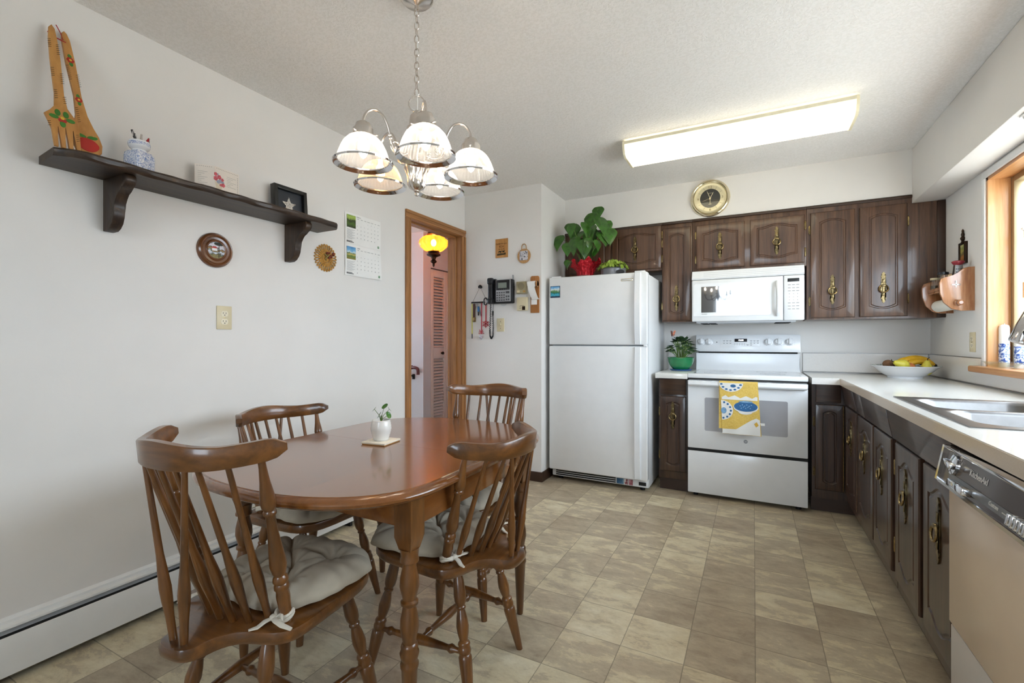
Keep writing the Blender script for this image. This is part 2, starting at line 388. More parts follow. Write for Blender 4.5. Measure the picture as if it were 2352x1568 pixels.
louver_door('louver_door', 4.435, 4.745, 'cream louvered closet door leaf nearest the hall corner, black knob')
louver_door('louver_door', 4.75, 5.06, 'cream louvered closet door leaf beside the oak door jamb')
louver_door('louver_door', 5.065, 5.36, 'third cream louvered closet door leaf, hidden behind the oak jamb'); louver_door('louver_door', 5.365, 5.655, 'last cream louvered closet door leaf at the hall end')
t = thing('handrail', 'dark red handrail with black brackets on the hall wall', 'handrail', (-3.46, 4.29, 0.8))
b = B(); tube(b, spl([(-1.2, -0.07, -0.62), (-0.15, -0.07, 0.0), (-0.06, -0.07, 0.045), (0.0, -0.07, 0.05), (0.035, -0.07, 0.03), (0.04, -0.07, -0.03)]), 0.019, 10); ob('rail', b, mat('dark_red_rail', '#5a1a1c', 0.3, coat=.4), t)
b = B(); tube(b, [(-0.08, -0.07, 0.02), (-0.08, -0.065, -0.04), (-0.08, 0, -0.06)], 0.007, 8); box(b, (-0.1, -0.006, -0.09), (-0.06, 0, -0.03), .002); ob('bracket', b, m_black, t)
# amber hall lamp
t = thing('hall_ceiling_lamp', 'ribbed amber glass hall lamp with dark bronze finial', 'ceiling lamp', (-2.85, 3.76, 2.43))
b = B(); lathe(b, [(0, 0), (0.075, 0), (0.07, -0.02), (0.03, -0.04), (0.012, -0.05), (0.012, -0.16), (0.06, -0.185), (0.07, -0.205), (0.045, -0.222)], 24); ob('canopy', b, m_bronze, t)
b = B(); lathe(b, [(0.05, -0.22), (0.10, -0.228), (0.135, -0.262), (0.142, -0.29), (0.128, -0.325), (0.09, -0.36), (0.055, -0.375)], 96, cap=False, rib=0.045, nrib=18)
ob('amber_shade', b, glassy('amber_glass', (0.45, 0.15, 0.02, 1), 0.06, 0.1, 0.45, (0.42, 0.13, 0.012, 1)), t)
b = B(); lathe(b, [(0.056, -0.36), (0.058, -0.378), (0.05, -0.39), (0.07, -0.402), (0.068, -0.412), (0.028, -0.43), (0.018, -0.455), (0.032, -0.468), (0.03, -0.48), (0.01, -0.495), (0.012, -0.508), (0.005, -0.525), (0, -0.53)], 24); ob('finial', b, m_bronze, t)
b = B(); ball(b, (0, 0, -0.285), 0.028, sc=(1, 1, 1.3)); ob('bulb', b, mat('warm_bulb', '#ffd9a0', emit='#ffd9a0', es=120), t)
lamp('hall_bulb_light', 'POINT', (0, 0, -0.285), 190, (1, 0.72, 0.46), parent=t, shadow_soft_size=0.03)
# kitchen window on the right wall
w = thing('window_1', '', '', (RX, 0, 0)); w['kind'] = 'structure'; del w['category'], w['label']
b = B(); box(b, (0.0, WY1 - 0.018, WZ0), (0.14, WY1, WZ1)); box(b, (0.0, WY0, WZ0), (0.14, WY0 + 0.018, WZ1)); ob('jamb', b, m_fir, w)
b = B(); box(b, (0.0, WY0, WZ1 - 0.018), (0.14, WY1, WZ1)); ob('head_jamb', b, m_firy, w)
b = B(); box(b, (-0.055, WY0 - 0.06, WZ0 - 0.03), (0.14, WY1 + 0.075, WZ0 + 0.004), 0.008); ob('sill', b, m_firy, w)
b = B(); box(b, (-0.010, WY1 - 0.002, WZ0), (0.0, WY1 + 0.034, WZ1 - 0.003), 0.002); box(b, (-0.010, WY0 - 0.034, WZ1 - 0.002), (0.0, WY1 + 0.034, WZ1 + 0.034), 0.002); box(b, (-0.010, WY0 - 0.034, WZ0), (0.0, WY0, WZ1), .002); ob('edge_strip', b, m_white, w)  # white strip paints in the daylight caught by the rounded wall corner
m_alu = mat('bronze_aluminium', '#a08d6c', 0.4, 0.5, vary=0.04)
b = B()
for y0, y1, z0, z1 in ((WY1 - .05, WY1 - .018, WZ0 + .004, WZ1 - .018), (WY0 + .018, WY0 + .05, WZ0 + .004, WZ1 - .018), (WY0 + .05, WY1 - .05, WZ0 + .004, WZ0 + .03), (WY0 + .05, WY1 - .05, WZ1 - .048, WZ1 - .018)): box(b, (0.09, y0, z0), (0.135, y1, z1), .002)
ob('frame', b, m_alu, w)
def sash(x, y0, y1, nm='sash'):
    z0, z1 = WZ0 + .03, WZ1 - .048; b = B()
    for q in ((y0, y0 + .04, z0, z1), (y1 - .04, y1, z0, z1), (y0 + .04, y1 - .04, z0, z0 + .04), (y0 + .04, y1 - .04, z1 - .04, z1)): box(b, (x, q[0], q[2]), (x + .02, q[1], q[3]), .002)
    s = ob(nm, b, m_alu, w); b = B(); box(b, (x + .008, y0 + .04, z0 + .04), (x + .012, y1 - .04, z1 - .04)); ob('pane', b, m_glass, s); return s
s1 = sash(0.095, 2.22, 3.28); sash(0.115, WY0 + .05, 2.26)
b = B(); box(b, (-0.012, 3.24, 1.38), (0.0, 3.275, 1.46), .003, T(0.095, 0, 0)); ob('latch', b, m_nickel, s1)
b = B(); box(b, (0.10, 3.285, 1.69), (0.118, 3.31, 1.73), .002); tube(b, [(0.10, 3.30, 1.725), (0.085, 3.29, 1.733), (0.085, 3.27, 1.733)], .003, 6); ob('catch', b, m_white, w)
# window in the rear wall, behind the viewer
w = thing('window_2', '', '', (0, RY, 0)); w['kind'] = 'structure'; del w['category'], w['label']
for x0, x1 in ((PX0, PX1),):
    b = B(); yy = -0.10 if x0 < -.5 else -0.06
    for q in ((x0, x0 + .05, 0.9, PZ), (x1 - .05, x1, 0.9, PZ), (x0 + .05, x1 - .05, 0.9, 0.96), (x0 + .05, x1 - .05, PZ - .05, PZ)): box(b, (q[0], yy, q[2]), (q[1], yy + .03, q[3]), .002)
    s = ob('sash', b, m_white, w); b = B(); box(b, (x0 + .05, yy + .01, .96), (x1 - .05, yy + .016, PZ - .05)); ob('pane', b, m_glass, s)
# outdoors
b = B(); box(b, (1.35, -40, -0.5), (40, 40, -0.3)); box(b, (-40, -40, -0.5), (1.35, -3.4, -0.3)); st('ground', b, mat('pale_concrete', '#b9b6ae', 0.9, vary=.15, vs=3))
b = B(); box(b, (1.9, 5.5, -0.3), (5.5, 5.7, 2.2)); st('wall_outside', b, mat('stucco', '#d9d7d3', 0.9, vary=.05, bump=.6, bs=40, bd=.02))
b = B(); box(b, (1.9, 5.46, 2.2), (5.5, 5.7, 3.0)); st('trim_1', b, m_cabx)
# hydronic baseboard heater
t = thing('baseboard_heater', 'long white baseboard heater with black slot along the left wall', 'heater', (LX, -3.1, 0))
L = 5.77
b = B(); prism(b, [(0.0, 0.03), (0.012, 0.03), (0.012, 0.196), (0.0, 0.205)], 0, L, Mx(((1, 0, 0, 0), (0, 1, 0, 0), (0, 0, 1, 0), (0, 0, 0, 1)))); ob('back_plate', b, m_white, t)
b = B(); prism(b, [(0.05, 0.03), (0.066, 0.03), (0.068, 0.12), (0.058, 0.158), (0.052, 0.158), (0.06, 0.118), (0.058, 0.036), (0.05, 0.036)], 0, L); ob('front_cover', b, m_white, t)
b = B(); prism(b, [(0.012, 0.186), (0.036, 0.183), (0.037, 0.176), (0.012, 0.178)], 0, L); ob('damper', b, m_white, t)
b = B(); box(b, (0.012, 0.01, 0.05), (0.05, L - .01, 0.15)); ob('fins', b, m_dark, t)
for y in (0, L): b = B(); box(b, (0, y - .012, .03), (.068, y + .012, .2), .002); ob('end_cap', b, m_white, t)
for y in (0.5, 2.0, 3.6, 5.2): b = B(); box(b, (0.012, y, 0), (0.06, y + .02, 0.035)); ob('foot', b, m_dark, t)
# ---------------------------------------------------------------- cabinets
def arch_fn(kind):
    if kind == 'ogee':
        def f(u):
            a = abs(u * 2 - 1)
            return 0.0 if a > 0.92 else (0.5 + 0.5 * cos(PI * min(1, max(0, (a - 0.05) / 0.87)))) ** 1.0
    elif kind == 'arc':
        def f(u): return 1 - (u * 2 - 1) ** 2
    else:
        def f(u): return 0.0
    return f
def panel_door(bm, w, h, kind='arc', M=I4, m=0.045, rise=0.022, th=0.019, both=True):
    f = arch_fn(kind); n = 20
    def loop(x0, x1, z0, z1, ra, y):
        top = [(x0 + (x1 - x0) * i / n, y, z1 - rise * ra + rise * ra * f(i / n)) for i in range(n + 1)]
        bot = [(x1 - (x1 - x0) * i / n, y, z0 + (rise * ra - rise * ra * f(i / n) if both else 0)) for i in range(n + 1)]
        return top + bot
    loops = [loop(0, w, 0, h, 0, th), loop(0, w, 0, h, 0, 0.006), loop(0.003, w - 0.003, 0.003, h - 0.003, 0, 0.001), loop(0.006, w - 0.006, 0.006, h - 0.006, 0, 0),
             loop(m, w - m, m, h - m, 1, 0), loop(m + .004, w - m - .004, m + .004, h - m - .004, 1, 0.005), loop(m + .010, w - m - .010, m + .010, h - m - .010, 1, 0.005), loop(m + .015, w - m - .015, m + .015, h - m - .015, 1, 0.0005)]
    N = 2 * (n + 1); rows = [[bm.verts.new(M @ V(p)) for p in lp] for lp in loops]
    for a, c in zip(rows, rows[1:]):
        for i in range(N):
            j = (i + 1) % N; bm.faces.new((a[i], a[j], c[j], c[i]))
    bm.faces.new(rows[-1]); bm.faces.new(rows[0])
def pull(bm, M, s=1.0):
    pts = []
    half = [(0, .108), (.007, .099), (.011, .092), (.006, .086), (.014, .079), (.015, .073), (.009, .067), (.012, .062), (.012, .03), (.015, .024), (.015, 0)]
    pts = half + [(x, -z) for x, z in half[::-1][1:]]; pts = pts + [(-x, z) for x, z in pts[::-1] if x > 0]
    prism(bm, [(x * s, z * s) for x, z in pts], -0.004, 0, M)
    box(bm, (-.014 * s, -.016, .006), (.014 * s, -.003, .020), .003, M)
    for q in (.045, -.045): box(bm, (-.008 * s, -.0075, q - .014), (.008 * s, -.003, q + .014), .0015, M)
    tube(bm, [(.025 * s * cos(a) * (1 - .12 * sin(a)), -.013 + .003 * sin(a), -.008 + .026 * s * sin(a)) for a in [2 * PI * i / 20 for i in range(20)]], .0045, 8, M, 1, closed=True)
def hinge(bm, M):
    box(bm, (-.006, -.003, -.026), (.006, 0, .026), 0, M); lathe(bm, [(0, -.036), (.003, -.033), (.004, -.028), (.004, .028), (.003, .033), (0, .036)], 8, M @ T(0, -.004, 0))
def cab_door(root, w, h, M, kind, px, pz, hside, hz=None, label=None, m=0.045, rise=0.022):
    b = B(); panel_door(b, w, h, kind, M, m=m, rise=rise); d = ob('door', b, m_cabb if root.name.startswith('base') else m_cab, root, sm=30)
    if px is not None:
        b = B(); pull(b, M @ T(px, 0, pz)); ob('pull', b, [m_plate, m_brass], d, sm=30)
    if hside:
        x = -.006 if hside == 'L' else w + .006
        for z in (hz or (min(.12, h * .22), h - min(.12, h * .22))):
            b = B(); hinge(b, M @ T(x, .017, z)); ob('hinge', b, m_brass, d)
    return d
def drawer_front(root, w, h, M, tilt=0.02, name='drawer_front'):
    b = B(); prism(b, [(0, 0), (.019, 0), (.019, h), (-tilt, h)], 0, w, M @ Mx(((0, 1, 0, 0), (1, 0, 0, 0), (0, 0, 1, 0), (0, 0, 0, 1))), bev=0.003)
    return ob(name, b, m_cabbx, root)
FY = 4.03                                                            # face of the wall cabinets
def wallcab(label, x0, x1, z0, z1, extra=None, trim=True):
    t = thing('wall_cabinet', label, 'cabinet', (x0, FY, z0)); b = B()
    box(b, (0.001, 0, 0), (x1 - x0 - 0.001, BY - FY - .001, z1 - z0 - .002), 0.001)
    if extra: box(b, *extra)
    ob('body', b, m_cab, t)
    if trim:
        b = B(); box(b, (0.0, -0.012, z1 - z0 - 0.022), ((0.952 if x1 > 1 else x1) - x0, 0, z1 - z0 - .004), .003); ob('top_molding', b, m_cabdark, t)
    return t
ZT = 2.152
t = wallcab('brown wooden cabinet above the white refrigerator, behind the two plants', BX + .002, -.682, 1.755, ZT)
cab_door(t, .40, .36, T(.03, -.019, .015), 'ogee', .20, .18, 'L'); cab_door(t, .417, .36, T(-1.104 - BX, -.019, .015), 'ogee', .20, .18, 'R')
t = wallcab('narrow tall brown wooden cabinet between the refrigerator and the microwave', -.682, -.442, 1.317, ZT)
cab_door(t, .219, .765, T(.009, -.019, .013), 'arc', .11, .185, 'L', m=.05, rise=.018)
t = wallcab('brown wooden two-door cabinet directly above the microwave', -.442, .347, 1.716, ZT)
cab_door(t, .350, .352, T(.031, -.019, .024), 'ogee', .175, .176, 'L'); cab_door(t, .355, .352, T(.42, -.019, .024), 'ogee', .177, .176, 'R')
t = wallcab('tall brown wooden two-door cabinet right of the microwave, ending at the window wall', .347, RX, 1.317, ZT)
for c in t.children: bpy.data.objects.remove(c)
b = B(); box(b, (0.001, 0, 0), (.952 - .347, BY - FY - .001, ZT - 1.317 - .002)); box(b, (.952 - .347 - .001, 0, 0), (RX - .347 - .02, BY - FY - .001, 2.093 - 1.317)); ob('body', b, m_cab, t)
b = B(); box(b, (0, -.012, ZT - 1.317 - .022), (.952 - .347, 0, ZT - 1.317 - .004), .003); ob('top_molding', b, m_cabdark, t)
b = B(); box(b, (RX - .347 - .045, -.008, 0), (RX - .347 - .001, .01, 2.093 - 1.317), .003); ob('scribe_molding', b, m_cabdark, t)
cab_door(t, .264, .765, T(.024, -.019, .013), 'arc', .132, .20, 'L', m=.052, rise=.022); cab_door(t, .263, .765, T(.315, -.019, .013), 'arc', .132, .20, 'R', m=.052, rise=.022)

FB = 3.74                                                            # face of the base cabinets on the back wall
FR = 0.55                                                            # face of the base cabinets under the window
t = thing('base_cabinet', 'narrow dark wooden base cabinet squeezed between the refrigerator and the range', 'cabinet', (-.655, FB, 0)); b = B()
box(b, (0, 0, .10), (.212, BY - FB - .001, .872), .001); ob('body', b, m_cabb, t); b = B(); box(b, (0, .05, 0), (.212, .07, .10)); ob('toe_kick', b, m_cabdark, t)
cab_door(t, .188, .575, T(.012, -.019, .16), 'arc', .094, .43, 'L', m=.042, rise=.018); drawer_front(t, .19, .118, T(.011, -.019, .75))
RL = Mx.Translation((0, 0, 0)) @ Rz(-90)
t = thing('base_cabinet', 'dark wooden corner base cabinet right of the range, its folding doors meeting in the corner', 'cabinet', (0, 0, 0)); b = B()
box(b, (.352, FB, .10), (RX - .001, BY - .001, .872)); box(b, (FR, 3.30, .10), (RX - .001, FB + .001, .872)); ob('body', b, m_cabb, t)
b = B(); box(b, (.352, FB + .05, 0), (.66, FB + .07, .10)); box(b, (FR + .05, 3.30, 0), (FR + .07, FB + .07, .10)); ob('toe_kick', b, m_cabdark, t)
cab_door(t, .163, .575, T(.37, FB - .019, .16), 'arc', None, 0, 'L', m=.042, rise=.016); drawer_front(t, .14, .118, T(.375, FB - .019, .75), .0)
cab_door(t, .365, .575, T(FR - .019, 3.685, .16) @ Rz(-90), 'ogee', .20, .40, None, m=.055); drawer_front(t, .37, .118, T(FR - .019, 3.685, .75) @ Rz(-90))
b = B(); lathe(b, [(0, .165), (.004, .168), (.004, .73), (0, .733)], 8, T(FR - .022, FB - .016, 0)); ob('piano_hinge', b, m_brass, t)
def run_cab(label, y1, y0, doors, fronts):
    t = thing('base_cabinet', label, 'cabinet', (FR, y1, 0), -90); L = y1 - y0; b = B()
    box(b, (.0005, 0, .10), (L - .0005, RX - FR - .001, .74)); box(b, (.0005, 0, .73), (L - .0005, .02, .872)); ob('body', b, m_cabb, t)
    b = B(); box(b, (0.001, .05, 0), (L - 0.001, .07, .10)); ob('toe_kick', b, m_cabdark, t)
    for a, c, k, hs in doors: cab_door(t, a - c, .575, T(y1 - a, -.019, .16), 'ogee', (a - c) * k, .39, hs, m=.052, rise=.035)
    for a, c in fronts: drawer_front(t, a - c, .125, T(y1 - a, -.019, .747), .024)
run_cab('dark wooden two-door base cabinet between the corner cabinet and the sink cabinet', 3.298, 2.532, ((3.285, 2.905, .5, 'L'), (2.88, 2.555, .5, 'R')), ((3.29, 3.08), (3.07, 2.535)))
run_cab('dark wooden two-door sink cabinet right beside the dishwasher', 2.528, 1.762, ((2.49, 2.175, .5, 'L'), (2.125, 1.80, .5, 'R')), ((2.525, 1.785),))

# ---------------------------------------------------------------- worktop with sink cut-out
def lam(name, c, sp):
    t = NT(name); t.set(Roughness=0.16); t.b.inputs['Coat Weight'].default_value = .3; mp = t.coord(); n = t.noise(mp, 420, 2, .6); n2 = t.noise(mp, 9, 3)
    r = t.ramp([(0.30, sp), (0.42, c), (0.8, c)]); t.l(n, 0, r, 0); t.l(r, 0, t.b, 'Base Color'); return t.m
m_lam = lam('speckled_laminate', '#e5e3dd', '#cfc8bb'); m_lamw = lam('speckled_backsplash_laminate', '#e6e3df', '#cfc8c0'); m_lamt = lam('tan_edge_laminate', '#cdbca6', '#ae9c86')
m_lamt.node_tree.nodes['Principled BSDF'].inputs['Roughness'].default_value = .35
ZC, CX0, YE = .914, .505, 1.10
SX0, SX1, SY0, SY1 = .60, 1.03, 1.83, 2.57                           # hole for the sink
t = thing('countertop', 'L-shaped cream speckled laminate worktop with tan edge, wrapping the corner under the window', 'countertop', (0, 0, 0)); b = B()
z0 = .874
box(b, (.348, 3.69, z0), (RX - .001, BY - .002, ZC)); box(b, (CX0, SY1, z0), (RX - .001, 3.6905, ZC)); box(b, (CX0, YE, z0), (RX - .001, SY0, ZC)); box(b, (CX0, SY0, z0), (SX0, SY1, ZC)); box(b, (SX1, SY0, z0), (RX - .001, SY1, ZC))
ob('worktop', b, m_lam, t)
b = B(); box(b, (CX0 - .003, YE, z0 - .002), (CX0 - .0005, 3.69, ZC - .002)); ob('edge_band', b, m_lamt, t)
b = B(); box(b, (.348, 3.6865, z0 - .002), (CX0, 3.6895, ZC - .002)); ob('edge_band', b, m_lamw, t)
b = B(); box(b, (.348, BY - .012, ZC), (RX - .001, BY - .002, 1.066)); box(b, (RX - .011, 3.47, ZC), (RX - .001, BY - .012, 1.066)); box(b, (RX - .011, YE, ZC), (RX - .001, 3.47, WZ0 - .032)); ob('backsplash', b, m_lamw, t)
b = B(); box(b, (.348, BY - .0135, 1.064), (RX - .002, BY - .0021, 1.068)); box(b, (RX - .0125, 3.47, 1.064), (RX - .002, BY - .0135, 1.068))
tube(b, [(.348, BY - .016, ZC + .003), (RX - .014, BY - .016, ZC + .003), (RX - .016, BY - .018, ZC + .003), (RX - .016, YE, ZC + .003)], .005, 6); box(b, (RX - .016, BY - .018, ZC), (RX - .011, BY - .012, 1.066)); ob('metal_trim', b, m_steel, t)
t = thing('countertop', 'short cream laminate worktop strip between the refrigerator and the range', 'countertop', (0, 0, 0)); b = B()
box(b, (-.675, 3.69, z0), (-.440, BY - .002, ZC), .003); ob('worktop', b, m_lam, t); b = B(); box(b, (-.675, BY - .012, ZC), (-.440, BY - .002, 1.066)); ob('backsplash', b, m_lamw, t)

# sink: pressed steel rim with two bowls
t = thing('kitchen_sink', 'stainless steel double bowl sink set in the cream worktop', 'sink', (0, 0, 0))
def rrect(x0, x1, y0, y1, r, z, n=6):
    o = []
    for cx, cy, a0 in ((x1 - r, y1 - r, 0), (x0 + r, y1 - r, 90), (x0 + r, y0 + r, 180), (x1 - r, y0 + r, 270)):
        o += [(cx + r * cos(R(a0 + 90 * i / n)), cy + r * sin(R(a0 + 90 * i / n)), z) for i in range(n + 1)]
    return o
def loft(bm, loops, mi=0, capend=True, M=I4):
    rows = [[bm.verts.new(M @ V(p)) for p in lp] for lp in loops]; N = len(rows[0])
    for a, c in zip(rows, rows[1:]):
        for i in range(N):
            j = (i + 1) % N; f = bm.faces.new((a[i], a[j], c[j], c[i])); f.material_index = mi
    if capend: f = bm.faces.new(rows[-1]); f.material_index = mi
    return rows
b = B(); X0, X1, Y0, Y1 = .552, 1.075, 1.79, 2.61; ym = 2.20; zr = ZC + .0035
for y0, y1, ya, yb in ((1.845, 2.185, Y0, ym), (2.215, 2.555, ym, Y1)):
    # rim sheet around one bowl, then the bowl itself
    n = 6; bowl = lambda g, z: rrect(.605 + g, .965 - g, y0 + g, y1 - g, .07 - g * .5, z, n)
    outer = []
    src = bowl(0, zr)
    for (x, y, z) in src:                                            # project onto the sheet's rectangle
        cx, cy = .785, (y0 + y1) / 2; hx0, hx1 = X0, X1
        dx, dy = x - cx, y - cy
        k = min(((hx1 - cx) / dx) if dx > 1e-6 else ((hx0 - cx) / dx) if dx < -1e-6 else 9e9, ((yb - cy) / dy) if dy > 1e-6 else ((ya - cy) / dy) if dy < -1e-6 else 9e9)
        outer.append((cx + dx * k, cy + dy * k, zr))
    # snap the nearest point of every corner to the corner
    for qx, qy in ((X0, ya), (X1, ya), (X0, yb), (X1, yb)):
        i = min(range(len(outer)), key=lambda i: (outer[i][0] - qx) ** 2 + (outer[i][1] - qy) ** 2); outer[i] = (qx, qy, zr)
    loft(b, [[(x, y, ZC - .001) for x, y, z in outer], outer, bowl(-.012, zr + .001), bowl(0, zr - .002), bowl(.006, zr - .012), bowl(.014, ZC - .12), bowl(.03, ZC - .155), bowl(.07, ZC - .16)])
ob('basin', b, m_steel, t, sm=50)
for y in (2.015, 2.385):
    b = B(); lathe(b, [(.045, .0), (.043, .004), (.03, .002), (.0, -.004)], 20, T(.785, y, ZC - .16)); ob('strainer', b, m_chrome, t)
# pull-down faucet
t = thing('kitchen_faucet', 'chrome gooseneck pull-down faucet behind the sink', 'faucet', (1.03, 2.21, ZC + .004))
b = B(); lathe(b, [(.03, 0), (.03, .006), (.024, .012), (.022, .09), (.018, .1), (0, .1)], 20); ob('base', b, m_chrome, t)
b = B(); tube(b, [(0, 0, .09)] + [(0, 0, .2), (0, 0, .3)] + [(-.09 + .09 * cos(a), 0, .32 + .105 * sin(a)) for a in [PI * i / 10 for i in range(1, 9)]], .0125, 12); ob('spout', b, m_chrome, t)
b = B(); tube(b, [(-.160, 0, .395), (-.175, 0, .375), (-.188, 0, .35), (-.205, 0, .30), (-.222, 0, .245), (-.225, 0, .238)], [.014, .017, .019, .024, .028, .026], 18); ob('spray_head', b, m_chrome, t)
b = B(); box(b, (-.012, -.012, -.012), (.012, .006, .012), .003, T(-.205, -.024, .30)); box(b, (-.01, -.01, -.008), (.01, .006, .008), .003, T(-.213, -.027, .272)); ob('spray_button', b, m_black, t)
b = B(); tube(b, [(0, -.02, .06), (0, -.05, .075), (0, -.10, .12)], [.012, .009, .006], 10); ob('lever', b, m_chrome, t)
b = B()
# ---------------------------------------------------------------- dishwasher
t = thing('dishwasher', 'almond front dishwasher with dark chrome-trimmed control panel under the worktop', 'dishwasher', (.49, 1.735, 0), -90)
m_alm = mat('almond_enamel', '#dcc8b0', 0.28, vary=.02, coat=.2); m_kick = mat('grey_kick_enamel', '#c9c4bf', .4, vary=.02); m_ctl = mat('dark_brown_panel', '#3a2d2a', .25, vary=.12, coat=.4)
b = B(); box(b, (.004, .02, .02), (.598, .60, .868)); ob('body', b, m_dark, t)
b = B(); box(b, (.003, 0, .375), (.599, .02, .76), .003); ob('door_panel', b, m_alm, t)
b = B(); box(b, (.003, .004, .10), (.599, .02, .368), .003); box(b, (.01, .05, 0), (.59, .07, .10)); ob('lower_panel', b, m_kick, t)
b = B(); prism(b, [(.02, .76), (-.022, .775), (-.006, .862), (.02, .862)], .012, .592, Mx(((0, 1, 0, 0), (1, 0, 0, 0), (0, 0, 1, 0), (0, 0, 0, 1)))); ob('control_panel', b, m_ctl, t)
sw = Mx(((0, 1, 0, 0), (1, 0, 0, 0), (0, 0, 1, 0), (0, 0, 0, 1)))
b = B()
for x in (0.0, .590): prism(b, [(.02, .752), (-.03, .772), (-.012, .870), (.02, .870)], x, x + .013, sw)
box(b, (0, -.012, .862), (.603, .02, .870), .002); prism(b, [(.02, .752), (-.024, .764), (-.026, .775), (.02, .775)], .0, .603, sw); ob('chrome_trim', b, m_chrome, t)
CP = lambda x, z: T(x, -.022 + (z - .775) * .184, z) @ Rx(-10.4)
b = B(); box(b, (.0, -.0015, -.010), (.50, .001, .010), 0, CP(.07, .797)); ob('silver_strip', b, m_steel, t)
b = B(); lathe(b, [(.027, 0), (.026, .008), (.012, .012), (0, .012)], 20, CP(.095, .832) @ Rx(90)); box(b, (-.026, -.022, -.006), (.026, -.008, .006), .003, CP(.095, .832) @ Ry(10)); ob('dial', b, m_chrome, t)
b = B(); box(b, (-.05, -.022, -.010), (.05, .0, .008), .003, CP(.175, .792)); ob('latch_handle', b, m_chrome, t)
b = B()
for i in range(7): box(b, (-.022, -.024, -.012), (-.013, .0, .012), .002, CP(.47 + i * .016 * 1.0, .802))
ob('push_buttons', b, m_chrome, t)
m_wht = mat('white_lettering', '#d9d6d2', .5)
b = B(); text(b, 'KitchenAid', .022, CP(.235, .836) @ T(0, -.001, 0)); ob('lettering', b, m_wht, t, sm=0)
b = B(); text(b, 'Custom', .014, CP(.335, .799) @ T(0, -.002, 0)); box(b, (.04, -.002, -.001), (.11, -.0015, .001), 0, CP(.335, .797))
for i in range(9):
    a = R(20 + i * 17.5); box(b, (.036 * cos(a) - .001, -.001, .036 * sin(a) - .004), (.036 * cos(a) + .001, -.0005, .036 * sin(a) + .004), 0, CP(.095, .832))
ob('markings', b, m_wht, t, sm=0)

# ---------------------------------------------------------------- refrigerator
FX0, FX1, FYD, FZ = -1.512, -.708, 3.565, 1.685
t = thing('refrigerator', 'white top-freezer refrigerator standing in the alcove left of the range', 'refrigerator', (FX0, FYD, 0)); w = FX1 - FX0
b = B(); box(b, (.005, .07, .03), (w - .002, .72, FZ - .012), .006); ob('body', b, m_appl2, t)
b = B(); box(b, (0, 0, 1.130), (w, .062, FZ), .010, seg=3); ob('freezer_door', b, m_appl2, t)
b = B(); box(b, (0, 0, .098), (w, .062, 1.120), .010, seg=3); ob('fresh_food_door', b, m_appl2, t)
b = B(); box(b, (.01, .06, .1), (w - .01, .072, FZ - .01)); ob('door_gasket', b, m_applg, t)
def fhandle(z0, z1, up):
    b = B(); x0, x1 = w - .098, w - .046
    n = 14; pts = []
    for i in range(n + 1):
        u = i / n; z = z0 + (z1 - z0) * u; k = u if up else 1 - u
        pts.append((z, -.012 - .020 * sin(PI * min(1, k * 1.0)) ** .7, k))
    for i in range(n):
        (za, ya, ka), (zb, yb, kb) = pts[i], pts[i + 1]
        wa, wb = .0, .0
        addf(b, [(x0, 0.002, za), (x0 + .006, ya, za), (x1 - .006, ya, za), (x1, 0.002, za), (x0, .002, zb), (x0 + .006, yb, zb), (x1 - .006, yb, zb), (x1, .002, zb)],
             [(0, 1, 5, 4), (1, 2, 6, 5), (2, 3, 7, 6)] + ([(0, 3, 2, 1)] if i == 0 else []) + ([(4, 5, 6, 7)] if i == n - 1 else []))
    bmesh.ops.remove_doubles(b, verts=b.verts[:], dist=1e-5)
    return ob('handle', b, m_appl, t, sm=60)
fhandle(1.137, 1.68, True); fhandle(.112, 1.113, False)
for q in (((w - .03, -.004, 1.118), (w - .002, .05, 1.131), .002), ((.02, .01, FZ - .002), (.10, .06, FZ + .010), .004), ((w - .1, .008, FZ - .002), (w - .02, .06, FZ + .012), .005)): b = B(); box(b, *q); ob('hinge_cover', b, m_appl, t)
b = B(); box(b, (.012, .05, .035), (w - .004, .07, .095), .004); ob('base_grille', b, m_appl, t)
b = B()
for z in (.044, .060, .076): box(b, (.045, .046, z), (.55, .052, z + .009))
box(b, (w - .075, .046, .05), (w - .02, .052, .075)); ob('grille_slots', b, m_dark, t)
b = B(); box(b, (w - .20, -.003, 1.622), (w - .108, .001, 1.640), .001); ob('badge', b, m_gold, t)
b = B(); box(b, (w - .195, -.0038, 1.6265), (w - .113, -.002, 1.6355), .0005); ob('badge_inset', b, m_applg, t)
for x in (.06, w - .06):
    for y in (.12, .65): b = B(); lathe(b, [(.02, 0), (.02, .03)], 12, T(x, y, 0)); ob('foot', b, m_black, t)
# stickers stuck on the grille are paper things of their own
def scenic(name, stops, axis='z', scale=1.0, loc=0.0, ns=25, amt=0.35, sv=(1, 1, 1)):
    """a small printed landscape: colour bands broken up by noise"""
    m = NT(name); tc = m.n('ShaderNodeTexCoord'); sp = m.n('ShaderNodeSeparateXYZ'); m.l(tc, 'Object', sp, 0)
    mp = m.n('ShaderNodeMapping'); mp.inputs['Scale'].default_value = sv; m.l(tc, 'Object', mp, 0)
    nz = m.noise(mp, ns, 5, .6, .5); mu = m.n('ShaderNodeMath', operation='MULTIPLY_ADD', _1=scale, _2=loc); m.l(sp, 'XYZ'.index(axis.upper()), mu, 0)
    s2 = m.n('ShaderNodeMath', operation='MULTIPLY_ADD', _1=amt, _2=-amt / 2); m.l(nz, 0, s2, 0)
    ad = m.n('ShaderNodeMath', operation='ADD'); m.l(mu, 0, ad, 0); m.l(s2, 0, ad, 1)
    r = m.ramp(stops); m.l(ad, 0, r, 0); m.l(r, 0, m.b, 'Base Color'); m.set(Roughness=.45); return m.m
